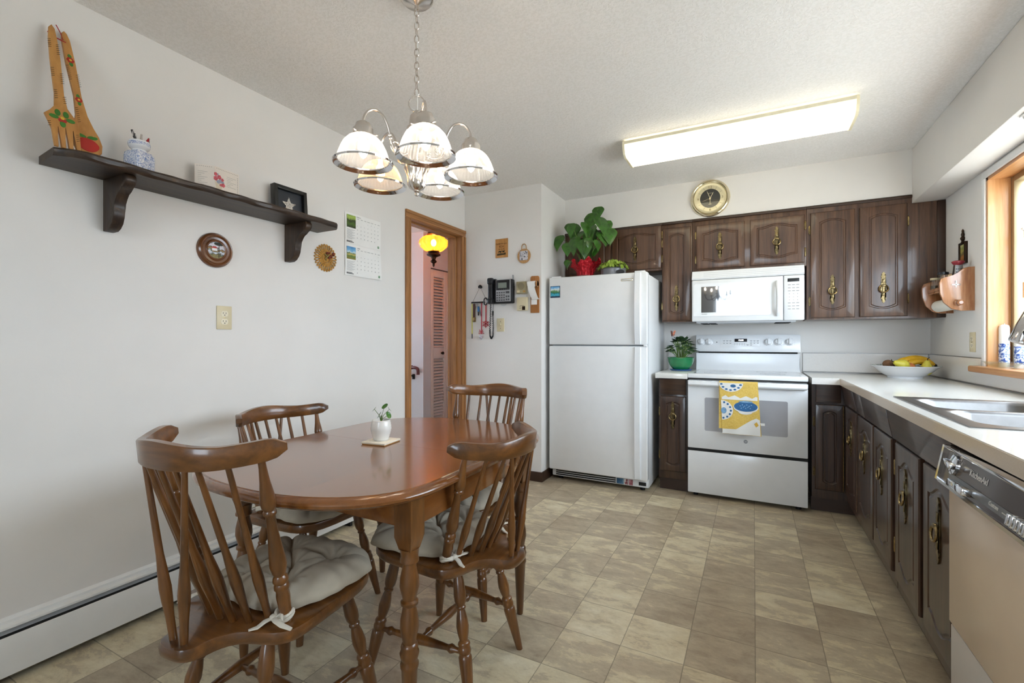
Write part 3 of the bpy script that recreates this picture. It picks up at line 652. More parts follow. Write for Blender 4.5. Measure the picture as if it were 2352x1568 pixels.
t2 = thing('fridge_magnet', 'small lake and mountain picture magnet on the freezer door', 'magnet', (-1.455, FYD - .002, 1.566)); b = B(); box(b, (-.043, -.002, -.048), (.043, .001, .048), .0008)
ob('frame', b, mat('navy_card', '#1d2f4a', .4), t2)
b = B(); box(b, (-.039, -.003, -.036), (.039, -.0015, .044)); ob('picture', b, scenic('lake_picture', [(0, '#1a6d8c'), (.18, '#49b4cf'), (.32, '#1f8a9b'), (.40, '#2d6b3a'), (.55, '#6f9a6a'), (.68, '#e8eef0'), (.8, '#8cc4e6'), (1, '#3f93d2')], 'z', 11, .47, 55, .5), t2)
for nm, lb, x, ww, stp in (('sticker', 'blue landscape sticker on the refrigerator base grille', .585, .055, [(0, '#16324e'), (.5, '#2f5f86'), (1, '#8db6cf')]), ('sticker', 'small dark red round-patterned sticker on the refrigerator base grille', .632, .024, [(0, '#efe9e8'), (.45, '#efe9e8'), (.5, '#8a3b45'), (1, '#6b2f3c')]), ('sticker', 'pink and red sticker rightmost on the refrigerator base grille', .668, .032, [(0, '#e9dadb'), (.4, '#c58f98'), (.6, '#8a3a47'), (1, '#efe4e4')])):
    b = B(); box(b, (-ww / 2, -.001, -.021), (ww / 2, .0005, .021)); o = ob(nm, b, scenic('sticker_print', stp, 'x', 8, .5, 60, .9), loc=(FX0 + x, FYD + .0445, .064)); tag(o, lb, 'sticker')

# ---------------------------------------------------------------- range
t = thing('kitchen_range', 'white free-standing electric range with a glass cooktop and a towel on its oven door', 'range', (-.437, 3.70, 0)); w = .764
b = B(); box(b, (.004, .03, .045), (w - .004, .60, .895)); ob('body', b, m_appl, t)
b = B(); box(b, (-.002, -.005, .885), (w + .002, .60, .918), .006); ob('cooktop_frame', b, m_appl, t)
b = B(); box(b, (.035, .03, .917), (w - .035, .53, .9195)); ob('cooktop_glass', b, mat('pale_ceramic_glass', '#a9adb3', .08, vary=.02, coat=.5), t)
b = B()
for x, y, r in ((.2, .16, .10), (.56, .16, .08), (.2, .40, .075), (.56, .40, .10)):
    for q in (r, r * .62): lathe(b, [(q - .0015, .9196), (q + .0015, .9197)], 40, T(x, y, 0), cap=False)
ob('burner_rings', b, m_ink, t, sm=0)
b = B(); prism(b, [(.53, .915), (.545, .98), (.545, 1.06), (.60, 1.06), (.60, .915)], .004, w - .004, sw); ob('lower_backguard', b, m_appl, t)
b = B(); prism(b, [(.525, 1.072), (.52, 1.09), (.545, 1.195), (.56, 1.212), (.605, 1.212), (.605, 1.072)], 0, w, sw, bev=.006); ob('control_panel', b, m_appl, t)
b = B(); box(b, (.02, .545, 1.058), (w - .02, .60, 1.074)); ob('vent_slot', b, m_dark, t)
RP = lambda x, z: T(x, .52 + (z - 1.09) * .238, z) @ Rx(-13.4)
for x in (.045, .105, .545, .615, .69):
    b = B(); lathe(b, [(.030, 0), (.030, .004), (.025, .006), (.024, .020), (.021, .024), (0, .024)], 28, RP(x, 1.152) @ Rx(90)); box(b, (-.008, -.034, -.022), (.008, -.02, .022), .003, RP(x, 1.152)); k = ob('knob', b, m_appl, t)
    b = B()
    for i in range(11):
        a = R(-60 + i * 30); box(b, (.034 * cos(a) - .001, -.0008, .034 * sin(a) - .001), (.034 * cos(a) + .001, -.0002, .034 * sin(a) + .001), 0, RP(x, 1.152))
    ob('dial_marks', b, m_ink, k, sm=0)
b = B(); box(b, (-.145, -.002, -.034), (.145, .002, .034), .0015, RP(.335, 1.148)); ob('touch_panel', b, m_appl, t)
b = B(); box(b, (-.046, -.004, -.013), (.046, 0, .013), .0005, RP(.345, 1.165)); dsp = ob('display', b, m_black, t)
b = B(); text(b, '12:58', .018, RP(.345, 1.165) @ T(0, -.0045, 0)); ob('clock_digits', b, mat('lit_digits', '#ffffff', emit='#eaf6ff', es=2.5), dsp, sm=0)
b = B()
for x, z in [(-.115 + i * .024, zz) for i in range(3) for zz in (.014, -.006)] + [(.085 + i * .024, zz) for i in range(3) for zz in (.014, -.004)] + [(.085, -.02), (.060, -.02)]: box(b, (x - .008, -.0026, z - .0012), (x + .008, -.002, z + .0012), 0, RP(.335, 1.148)); box(b, (x - .005, -.0026, z - .0048), (x + .005, -.002, z - .003), 0, RP(.335, 1.148))
for i in range(5):
    for z in (-.010, -.021): box(b, (-.035 + i * .018 - .0015, -.0026, z - .002), (-.035 + i * .018 + .0015, -.002, z + .002), 0, RP(.335, 1.148))
ob('button_legends', b, m_ink, t, sm=0)
b = B(); lathe(b, [(.004, 0), (.004, .002), (0, .002)], 10, RP(.165, 1.15) @ Rx(90)); ob('indicator', b, m_inkb, t)
b = B(); box(b, (0, -.012, .365), (w, .03, .838), .006); d = ob('oven_door', b, m_appl, t)
b = B(); prism(b, [(-.015, .838), (-.015, .868), (.03, .868), (.03, .838)], 0, w, sw, bev=.004); ob('door_top_rail', b, m_appl, d)
b = B()
for x0, x1 in ((.11, .165), (.195, .33), (.37, .52), (.555, .62)): box(b, (x0, .0, .868), (x1, .012, .8688))
ob('vent_slits', b, m_dark, d)
b = B(); prism(b, [(-.012, .826), (-.05, .832), (-.056, .842), (-.05, .862), (-.012, .864)], .006, w - .006, sw, bev=.004); ob('handle', b, m_appl, d)
b = B(); prism(b, [(x, z) for x, z in ((.125, .50), (w - .125, .50), (w - .118, .507), (w - .118, .737), (w - .125, .744), (.125, .744), (.118, .737), (.118, .507))], -.0135, -.011); ob('window', b, mat('grey_oven_glass', '#a8a9af', .08, vary=.02, coat=.4), d)
b = B(); tube(b, [(.0115 * cos(a), -.0015, .0115 * sin(a)) for a in [2 * PI * i / 24 for i in range(24)]], .0012, 6, T(.388, -.0125, .445), closed=True); lathe(b, [(.0105, 0), (.0105, .001), (0, .001)], 24, T(.388, -.0125, .445) @ Rx(90)); lg = ob('round_logo', b, mat('grey_metal_logo', '#8b8d92', .3, .6), d)
b = B(); text(b, 'GE', .012, T(.388, -.0143, .445)); ob('letters', b, m_appl, lg, sm=0)
b = B(); box(b, (.0, -.010, .345), (w, .03, .366)); ob('shadow_gap', b, m_dark, t)
b = B(); box(b, (0, -.012, .032), (w, .03, .345), .006); ob('storage_drawer', b, m_appl, t)
for x in (.05, w - .05):
    for y in (.06, .55): b = B(); lathe(b, [(.018, 0), (.018, .05)], 12, T(x, y, 0)); ob('foot', b, m_black, t)
b = B(); box(b, (.0, .0, .875), (w, .03, .888)); ob('top_gap', b, m_dark, t)

# ---------------------------------------------------------------- microwave
t = thing('microwave', 'white over-the-range microwave mounted under the wall cabinets', 'microwave', (-.434, 3.93, 1.313)); w = .760; h = .402
b = B(); box(b, (0, .03, .006), (w, BY - 3.93 - .002, h), .004); ob('body', b, m_appl, t)
b = B(); prism(b, [(.03, h - .072), (.0, h - .072), (-.006, h - .06), (.018, h - .004), (.03, h)], 0, w, sw); v = ob('vent_hood', b, m_appl, t)
b = B()
for i in range(3): z = h - .05 + i * .014; y = -.006 + (z - (h - .06)) * .44; box(b, (.085, y - .0012, z), (w - .01, y + .002, z + .0025))
ob('vent_lines', b, m_applg, v)
b = B(); box(b, (0, -.004, .0), (.628, .03, h - .076), .008, seg=3); d = ob('door', b, m_appl, t)
b = B(); prism(b, [(.012, .042), (.54, .042), (.552, .054), (.552, h - .116), (.53, h - .104), (.03, h - .104), (.012, h - .118)], -.007, -.004); gf = ob('door_frame', b, m_appl, d)
b = B(); prism(b, [(.07, .070), (.522, .070), (.522, h - .130), (.07, h - .130)], -.0085, -.006); ob('window', b, mat('dark_mirror_glass', '#2a2b2e', .025, vary=.02, coat=1.0, spec=1.0, ior=1.85), d)
b = B(); text(b, 'Kenmore', .010, T(.092, -.0078, .058)); ob('lettering', b, m_inkb, d, sm=0)
b = B(); n = 12; tube(b, [(.590 + .004 * sin(PI * i / n), -.012 - .030 * sin(PI * i / n) ** .6, .035 + (h - .15) * i / n) for i in range(n + 1)], [.011] + [.013] * (n - 1) + [.011], 12); ob('handle', b, m_appl, d)
b = B(); box(b, (.632, -.004, .0), (w, .03, h - .076), .006); ob('control_panel', b, m_appl, t)
b = B(); box(b, (.655, -.006, h - .122), (.728, -.003, h - .098), .0006); ob('display', b, m_black, t)
b = B()
for zi in range(9):
    for xi in range(3):
        z = h - .145 - zi * .022; x = .666 + xi * .026; ww = .002 if 3 <= zi <= 5 else .009
        box(b, (x - ww, -.0046, z - .0016), (x + ww, -.0036, z + .0016))
ob('keypad_legends', b, m_ink, t, sm=0)
b = B(); box(b, (.03, .03, -.012), (w - .05, .33, .008), .004); ob('underside', b, m_applg, t)
b = B()
for x in (.06, .12, .58, .63): box(b, (x, .04, -.016), (x + .05, .30, -.011), .001)
ob('grease_filter', b, m_dark, t)
# ---------------------------------------------------------------- oval dining table
TX, TY, TZ = -1.272, 1.410, .755
t = thing('dining_table', 'oval reddish brown maple dining table with turned legs in the middle of the chairs', 'table', (TX, TY, 0))
HW, HL, HS = .468, .640, .30
def toutline(off):
    """half outline from (+x, 0) round the far end to (-x, 0)"""
    o = []; n = 40; p = 2.35
    for i in range(n + 1):
        a = PI * i / n; c, s_ = cos(a), sin(a)
        x = (HW + off) * math.copysign(abs(c) ** (2 / p), c); y = HS + (HL - HS + off) * abs(s_) ** (2 / p)
        o.append((x, y))
    return [(HW + off, .0005)] + o + [(-HW - off, .0005)]
prof = [(-.05, .7545), (-.026, .7545), (-.023, .752), (-.020, .7535), (-.010, .7515), (-.003, .746), (0, .739), (-.002, .731), (-.008, .727), (-.012, .7265), (-.016, .722), (-.04, .720)]
for sgn in (1, -1):
    b = B(); rows = []
    for off, z in [(o_, z_ + .0005) for o_, z_ in prof]:
        rows.append([b.verts.new((x, y * sgn, z)) for x, y in toutline(off)])
    N = len(rows[0])
    for a, c in zip(rows, rows[1:]):
        for i in range(N - 1): b.faces.new((a[i], a[i + 1], c[i + 1], c[i]))
    b.faces.new(rows[0]); b.faces.new(rows[-1]); b.faces.new([r[0] for r in rows] + [r[-1] for r in rows[::-1]])
    ob('tabletop', b, m_table, t, sm=30)
lx, ly = .392, .362
b = B()
for s in (1, -1):
    box(b, (s * (lx + .012) - .011, -ly, .632), (s * (lx + .012) + .011, ly, .7205), .001); box(b, (-lx, s * (ly + .012) - .011, .632), (lx, s * (ly + .012) + .011, .7205), .001)
ob('apron', b, m_table, t)
LP = [(0, .0125), (.006, .0135), (.03, .015), (.215, .0235), (.222, .0265), (.232, .027), (.240, .0225), (.246, .0245), (.262, .0285), (.275, .0235), (.280, .0255), (.287, .0235), (.292, .019), (.31, .022), (.335, .0275), (.36, .026), (.388, .0205), (.398, .0185), (.404, .0255), (.412, .0255), (.417, .019), (.43, .022), (.455, .0285), (.48, .027), (.512, .020), (.522, .0195), (.527, .0275), (.534, .0275), (.540, .025), (.555, .0265), (.565, .028)]
for sx in (1, -1):
    for sy in (1, -1):
        b = B(); lathe(b, [(r, z) for z, r in LP], 20, T(sx * (lx - .004), sy * (ly - .004), .0))
        q = .0305; M = T(sx * (lx - .004), sy * (ly - .004), 0)
        vs = [(a * q, c * q, .60) for a, c in ((-1, -1), (1, -1), (1, 1), (-1, 1))] + [(a * q, c * q, .7205) for a, c in ((-1, -1), (1, -1), (1, 1), (-1, 1))] + [(a * .021, c * .021, .562) for a, c in ((-1, -1), (1, -1), (1, 1), (-1, 1))]
        addf(b, vs, [(0, 1, 5, 4), (1, 2, 6, 5), (2, 3, 7, 6), (3, 0, 4, 7), (4, 5, 6, 7), (8, 9, 1, 0), (9, 10, 2, 1), (10, 11, 3, 2), (11, 8, 0, 3), (11, 10, 9, 8)], M)
        ob('leg', b, m_chair, t, sm=50)

# ---------------------------------------------------------------- spindle-back chairs (front is +y)
SZ = .445
seat_half = [(0, .222), (.07, .222), (.13, .214), (.175, .192), (.20, .15), (.208, .09), (.212, .02), (.216, -.05), (.218, -.09), (.212, -.125), (.19, -.15), (.155, -.165), (.115, -.178), (.085, -.198), (.068, -.225), (.062, -.258), (.052, -.283), (.03, -.297), (0, -.30)]
def smooth_closed(p, it=2):
    for _ in range(it):
        q = []
        for i in range(len(p)):
            a, c = p[i], p[(i + 1) % len(p)]; q += [(a[0] * .75 + c[0] * .25, a[1] * .75 + c[1] * .25), (a[0] * .25 + c[0] * .75, a[1] * .25 + c[1] * .75)]
        p = q
    return p
seat_out = smooth_closed(seat_half + [(-x, y) for x, y in seat_half[::-1][1:-1]], 1)
legp = [(0, .009), (.02, .010), (.10, .0175), (.2, .0205), (.245, .019), (.275, .0135), (.285, .0165), (.295, .0165), (.305, .0125), (.36, .0175), (.42, .0205), (.47, .018), (.515, .0135), (.525, .018), (.54, .0205), (.555, .018), (.565, .0195), (.585, .021), (.605, .0195), (.61, .018), (.625, .0215), (.66, .0215), (1, .0125)]
postp = [(0, .0085), (.05, .009), (.13, .012), (.2, .0165), (.245, .0185), (.275, .0165), (.29, .012), (.30, .0155), (.315, .0155), (.325, .0115), (.42, .0125), (.54, .0175), (.62, .0205), (.665, .017), (.685, .013), (.70, .0175), (.72, .019), (.735, .0145), (.745, .0175), (.765, .0185), (.78, .015), (.82, .017), (1, .0125)]
spinp = [(0, .0065), (.3, .0075), (.52, .0085), (.62, .0115), (.70, .0135), (.76, .0125), (.86, .0095), (1, .0085)]
def rail_pt(s):
    """crest rail centre line, s from -1 to 1"""
    return V((.238 * s * (1 - .06 * s * s), -.315 + .163 * abs(s) ** 2.4, 0))
def make_chair(zt):
    t = thing('dining_chair', '', 'chair')
    b = B()
    def ring(sc, z): return [(x * sc, y * sc if y > 0 else y * sc, z) for x, y in seat_out]
    rows = loft(b, [ring(.90, SZ - .036), ring(.965, SZ - .034), ring(.995, SZ - .024), ring(1, SZ - .012), ring(.985, SZ - .002), ring(.96, SZ)]); b.faces.new(rows[0]); ob('seat', b, m_chairx, t, sm=40)
    # crest rail
    b = B(); n = 36; rows = []
    for i in range(n + 1):
        s = -1 + 2 * i / n; p = rail_pt(s); q = rail_pt(s + .01) - rail_pt(s - .01); nv = V((-q.y, q.x, 0)).normalized(); a = abs(s)
        top = zt - .012 + .012 * (cos(PI * min(1, a / .62)) * .5 + .5) - .006 * (1 - abs(a - .6) / .4 if a > .2 else 0) * 0 + .014 * max(0, (a - .62) / .38) ** 1.3
        bot = zt - .066 + .016 * max(0, (a - .5) / .5) ** 1.6
        e = max(0, (a - .88) / .12); mid = (top + bot) / 2; k = math.sqrt(max(.0, 1 - e * e * .88)); top = mid + (top - mid) * k; bot = mid + (bot - mid) * k
        th = .0115
        lean = -.10
        sec = []
        for u, v in ((-1, -.88), (-.8, -1), (.8, -1), (1, -.88), (1, .86), (.75, 1), (-.75, 1), (-1, .86)):
            z = mid + (top - bot) / 2 * v; sec.append(b.verts.new((p.x + nv.x * u * th, p.y + nv.y * u * th + lean * (z - zt + .03), z)))
        rows.append(sec)
    for a, c in zip(rows, rows[1:]):
        for j in range(8): b.faces.new((a[j], a[(j + 1) % 8], c[(j + 1) % 8], c[j]))
    b.faces.new(rows[0]); b.faces.new(rows[-1]); ob('crest_rail', b, m_chairx, t, sm=45)
    def rail_bottom(s): p = rail_pt(s); return (p.x, p.y + .003, zt - .058 + .012 * max(0, (abs(s) - .5) / .5))
    for s in (-1, 1):
        b = B(); turned(b, rail_bottom(s * .86), (s * .162, -.098, SZ - .01), postp, 14); ob('back_post', b, m_chair, t, sm=50)
    for i in range(7):
        u = (i - 3) / 3; b = B(); turned(b, rail_bottom(u * .66), (u * .125, -.165 + .045 * u * u, SZ - .006), spinp, 10); ob('spindle', b, m_chair, t, sm=50)
    for s in (-1, 1):
        b = B(); turned(b, rail_bottom(s * .33), (s * .020, -.268, SZ - .006), spinp, 10); ob('brace_spindle', b, m_chair, t, sm=50)
    feet = {}
    for sx in (-1, 1):
        for sy, tp, ft in ((1, (.135, .125), (.208, .198)), (-1, (.115, -.115), (.172, -.202))):
            p0 = V((sx * tp[0], tp[1], SZ - .03)); p1 = V((sx * ft[0], ft[1], 0)); feet[(sx, sy)] = (p0, p1)
            b = B(); turned(b, p0, p1, legp, 14)
            for v in b.verts:
                if v.co.z < .012: v.co.z = max(0, v.co.z * .5)
            ob('leg', b, m_chair, t, sm=50)
    strp = [(0, .008), (.10, .0085), (.13, .0135), (.15, .015), (.17, .0115), (.19, .0095), (.35, .0135), (.5, .0165), (.65, .0135), (.81, .0095), (.83, .0115), (.85, .015), (.87, .0135), (.90, .0085), (1, .008)]
    mids = []
    for sx in (-1, 1):
        q0 = feet[(sx, 1)][0].lerp(feet[(sx, 1)][1], .60); q1 = feet[(sx, -1)][0].lerp(feet[(sx, -1)][1], .60); mids.append((q0 + q1) / 2)
        b = B(); turned(b, q0, q1, strp, 12); ob('stretcher', b, m_chair, t, sm=50)
    b = B(); turned(b, mids[0], mids[1], strp, 12); ob('stretcher', b, m_chairx, t, sm=50)
    return t
G = 'spindle-back chairs around the table'
ch = make_chair(.935); ch.location = (-1.235, .882, 0); ch.rotation_euler = (0, 0, R(3)); ch['group'] = G; ch['label'] = 'brown spindle-back chair seen from behind at the near end of the table'
dup(ch, (-1.200, 1.85, 0), 180, 'brown spindle-back chair at the far end of the table, before the doorway', G)
c2 = make_chair(.855); c2.location = (-.987, 1.394, 0); c2.rotation_euler = (0, 0, R(90)); c2['group'] = G; c2['label'] = 'brown spindle-back chair on the kitchen side of the table, its back to the cabinets'
dup(c2, (-1.735, 1.40, 0), -90, 'brown spindle-back chair between the table and the wall heater', G)
# tufted seat cushions (local frame of the chairs)
m_cush = mat('beige_cotton', '#b8ad9a', 0.85, vary=.05, vs=30, bump=.15, bs=500, spec=.2)
m_tie = mat('cream_tie', '#d8d0c0', 0.85, vary=.04)
def make_cushion(seed):
    rn = random.Random(seed); t = thing('seat_cushion', '', 'cushion'); b = B()
    nr, na = 40, 160; tuft = [(0, .05), (-.088, .125), (.088, .125), (-.075, -.03), (.075, -.03)]
    ph = [rn.uniform(0, 6.28) for _ in range(8)]
    def edge(a):
        c, s = cos(a), sin(a); p = 3.6; hx, hy = .197 + (.028 * s), .180 + .012 * s
        r = (abs(c / hx) ** p + abs(s / hy) ** p) ** (-1 / p); return r * (1 + .014 * sin(5 * a + ph[0]) + .012 * sin(9 * a + ph[1]) + .009 * sin(21 * a + ph[2]))
    segs = [(tuft[0], q) for q in tuft[1:]] + [(tuft[1], tuft[2]), (tuft[3], tuft[4]), (tuft[1], tuft[3]), (tuft[2], tuft[4])] + [(q, (q[0] * 2.6, .05 + (q[1] - .05) * 2.6)) for q in tuft[1:]]
    def dseg(x, y, p, q):
        dx, dy = q[0] - p[0], q[1] - p[1]; u = max(0, min(1, ((x - p[0]) * dx + (y - p[1]) * dy) / (dx * dx + dy * dy))); return math.hypot(x - p[0] - dx * u, y - p[1] - dy * u)
    def z(x, y, rr, a, up):
        dome = (1 - rr ** 4) ** .5 if rr < 1 else 0
        if not up: return -.010 * dome + .012
        d = .066 * dome
        for q in tuft: d -= .040 * math.exp(-math.hypot(x - q[0], y - q[1]) / .030) * dome
        m_ = min(dseg(x, y, p, q) for p, q in segs); d -= (.014 * math.exp(-m_ / .006) + .008 * math.exp(-m_ / .022)) * dome
        # puckers: short folds running out from the tufts and in from the seam
        for q in tuft:
            hq = math.hypot(x - q[0], y - q[1]); aq = math.atan2(y - q[1], x - q[0]); d += .0035 * sin(9 * aq + ph[3] + 30 * q[0]) * math.exp(-((hq - .035) / .022) ** 2) * dome
        d += .006 * sin(15 * a + ph[4] + 3 * rr) * rr ** 5 * dome + .004 * sin(27 * a + ph[5] - 5 * rr) * rr ** 4 * dome + .0022 * sin(34 * x + 52 * y + ph[6]) * sin(41 * y - 23 * x + ph[7]) * dome
        return .012 + max(d, .004 * dome)
    top = []; bot = []
    ctr = (0, .05)
    for up, store in ((1, top), (0, bot)):
        for i in range(nr + 1):
            rr = (i / nr) ** .85; row = []
            if i == 0: row = [b.verts.new((ctr[0], ctr[1], z(0, .05, 0, 0, up)))]
            else:
                if not up and i == nr: row = top[-1]
                else:
                    for j in range(na):
                        a = 2 * PI * j / na; r = edge(a) * rr; x, y = ctr[0] + r * cos(a), ctr[1] + r * sin(a); row.append(b.verts.new((x, y, z(x, y, rr, a, up))))
            store.append(row)
        for i in range(nr):
            A, D = store[i], store[i + 1]
            for j in range(na):
                k = (j + 1) % na
                if len(A) == 1: b.faces.new((A[0], D[j], D[k]))
                else: b.faces.new((A[j], A[k], D[k], D[j]))
    ob('pad', b, m_cush, t, sm=0)
    for p in t.children[0].data.polygons: p.use_smooth = True
    for sx in (-1, 1):
        b = B(); c = (sx * .157, -.103)
        for k in range(2): tube(b, [(c[0] + .019 * cos(q), c[1] + .019 * sin(q), .012 + .007 * k + .004 * sin(q * 2 + k)) for q in [2 * PI * i / 16 for i in range(16)]], .0062, 7, closed=True)
        kx, ky = c[0] - sx * .012, c[1] - .022
        ball(b, (kx, ky, .015), .011, n=10, sc=(1, 1, .8))
        tube(b, [(kx, ky, .015), (kx + .022, ky - .012, .018), (kx + .045, ky - .012, .012), (kx + .068, ky - .004, .004)], [.006, .008, .008, .0055], 7, flat=.5)
        tube(b, [(kx, ky, .015), (kx - .008, ky - .02, .012), (kx - .015, ky - .035, .004), (kx - .024, ky - .052, .0045)], [.006, .008, .007, .004], 7, flat=.5)
        tube(b, [(kx + .004, ky, .015), (kx + .02, ky + .006, .026), (kx + .035, ky - .004, .02), (kx + .015, ky - .008, .014)], [.006, .007, .007, .005], 7, flat=.5)
        tube(b, [(sx * .13, -.085, .014), (kx, ky, .013)], [.009, .006], 7, flat=.5)
        ob('tie', b, m_tie, t)
    return t
GC = 'seat cushions tied to the chairs'
cu = make_cushion(3); cu.location = (-1.235, .882, SZ); cu.rotation_euler = (0, 0, R(3)); cu['label'] = 'tufted beige cushion on the chair nearest the viewer, tied with a white bow'; cu['group'] = GC
cu2 = make_cushion(11); cu2.location = (-.987, 1.394, SZ); cu2.rotation_euler = (0, 0, R(90)); cu2['label'] = 'tufted beige cushion on the chair on the kitchen side of the table'; cu2['group'] = GC
dup(cu, (-1.735, 1.40, SZ), -90, 'tufted beige cushion on the chair next to the wall heater', GC); dup(cu2, (-1.200, 1.85, SZ), 180, 'tufted beige cushion on the far chair, mostly hidden under the table', GC)
# coaster and small pot plant on the table
t = thing('coaster', 'square pale stone coaster under the little white pot', 'coaster', (-1.326, 1.405, TZ + .0002), 8)
b = B(); box(b, (-.055, -.055, .003), (.055, .055, .010), .0015); ob('tile', b, mat('pale_stone', '#eae1d0', .5, vary=.05, vs=60), t); b = B(); box(b, (-.052, -.052, 0), (.052, .052, .003)); ob('cork_backing', b, m_bark, t)
t = thing('potted_plant', 'tiny round-leaved plant in a white ribbed pot on the table', 'plant', (-1.326, 1.405, TZ + .0104))
b = B(); pr = [(0, 0), (.026, 0), (.030, .004)]
for i in range(15): u = i / 14; pr.append((.030 + .0125 * sin(PI * min(1, u * 1.25) * .5) - .007 * max(0, u - .55) / .45 + .0006 * (-1) ** i, .006 + u * .074))
pr += [(.0345, .0815), (.033, .080), (.032, .07), (0, .069)]; lathe(b, pr, 32); ob('pot', b, mat('glazed_white_ceramic', '#e9e6e0', .25, vary=.03, coat=.3), t)
b = B(); lathe(b, [(.0318, .0705), (.015, .0735), (0, .074)], 20, cap=False); ob('soil', b, m_soil, t)
def round_leaf(bm, c, r, tilt, az, M=I4, cup=.12, asp=.85):
    n = 14; A = M @ T(*c) @ Rz(az) @ Ry(tilt); k = [(0, 0, -r * cup)]
    for f in (.55, 1.0): k += [(r * f * cos(2 * PI * i / n), r * asp * f * sin(2 * PI * i / n), -r * cup * (1 - f * f)) for i in range(n)]
    addf(bm, k, [(0, 1 + i, 1 + (i + 1) % n) for i in range(n)] + [(1 + i, 1 + n + i, 1 + n + (i + 1) % n, 1 + (i + 1) % n) for i in range(n)], A)
b = B(); b2 = B()
for dx, dz, rr, tl, az, dy in ((-.028, .052, .011, 50, 190, .0), (-.004, .030, .0125, 60, 200, -.012), (.012, .062, .012, -40, 60, .01), (.034, .052, .0115, 55, 20, .0), (.034, .030, .012, 65, -30, -.012)):
    M = T(0, 0, 0) @ Rz(27)
    rr *= 1.25
    tube(b2, [M @ V((0, 0, .072)), M @ V((dx * .25, dy * .3, .072 + dz * .5)), M @ V((dx, dy, .072 + dz))], [.0018, .0011, .0009], 6); round_leaf(b, (dx, dy, .072 + dz), rr, tl, az, M)
tube(b2, [(0, 0, .066), (.001, 0, .085), (0, 0, .098)], .0022, 6)
ob('leaves', b, m_leaf, t); ob('stems', b2, m_stem, t)
# ---------------------------------------------------------------- chandelier
HX, HY = -1.13, 1.386
t = thing('chandelier', 'brushed nickel five-arm chandelier with ribbed glass shades hanging on a chain over the table', 'chandelier', (HX, HY, 0))
b = B(); lathe(b, [(0, CZ), (.062, CZ), (.062, CZ - .006), (.05, CZ - .018), (.02, CZ - .024), (.008, CZ - .03), (.008, CZ - .045), (0, CZ - .046)], 28); ob('canopy', b, m_nickel, t)
b = B(); z1, z0, nl = CZ - .043, 2.09, 13; p = (z1 - z0) / nl
for i in range(nl):
    zc = z1 - (i + .5) * p; M = T(0, 0, zc) @ Rz(90 * (i % 2) + 20)
    tube(b, [(.0085 * cos(a), 0, (p * .62) * sin(a)) for a in [2 * PI * k / 14 for k in range(14)]], .002, 6, M, closed=True)
ob('chain', b, m_nickel, t)
b = B(); tube(b, [(.004 * sin(i), .004 * cos(i), 2.03 + (z1 - 2.03) * i / 12) for i in range(13)], .0016, 6); ob('cord', b, m_white, t)
b = B(); tube(b, [(.030 * cos(a), 0, 2.060 + .030 * sin(a)) for a in [2 * PI * k / 24 for k in range(24)]], .0025, 8, Rz(25), closed=True); ob('loop', b, m_nickel, t)
b = B(); lathe(b, [(0, 2.034), (.007, 2.034), (.007, 2.026), (.014, 2.024), (.024, 2.012), (.027, 1.995), (.027, 1.975), (.036, 1.968), (.037, 1.962), (.037, 1.862), (.040, 1.860), (.040, 1.835), (.030, 1.834), (.030, 1.826), (.0435, 1.822)], 32, cap=False); ob('column', b, m_nickel, t)
b = B(); rows = []; n = 48
for k, (r, z) in enumerate([(.0435, 1.822), (.044, 1.815), (.038, 1.80), (.033, 1.785), (.033, 1.77), (.033, 1.755), (.026, 1.74), (.012, 1.731), (.008, 1.728)]):
    rows.append([(r * (1 + .10 * cos(8 * a + k * .75) * (0 if k in (0, 8) else 1)) * cos(a), r * (1 + .10 * cos(8 * a + k * .75) * (0 if k in (0, 8) else 1)) * sin(a), z) for a in [2 * PI * i / n for i in range(n)]])
loft(b, rows); ob('swirled_bowl', b, m_nickel, t)
b = B(); lathe(b, [(.009, 1.729), (.012, 1.726), (.005, 1.722), (.008, 1.716), (.006, 1.711), (0, 1.709)], 14); ob('finial', b, m_nickel, t)
m_shade = glassy('ribbed_lamp_glass', (1, 1, 1, 1), .16, .10, .24, (.93, .93, .92, 1))
m_bulb = mat('lit_bulb', '#fff4e0', emit='#fff0dc', es=16); m_bulbw = mat('warm_lit_bulb', '#ffdba6', emit='#ffb866', es=14)
ARMS = [27.55 + a for a in (-142, -70, 2, 74, 146)]                 # directions round the column, measured from the picture's right
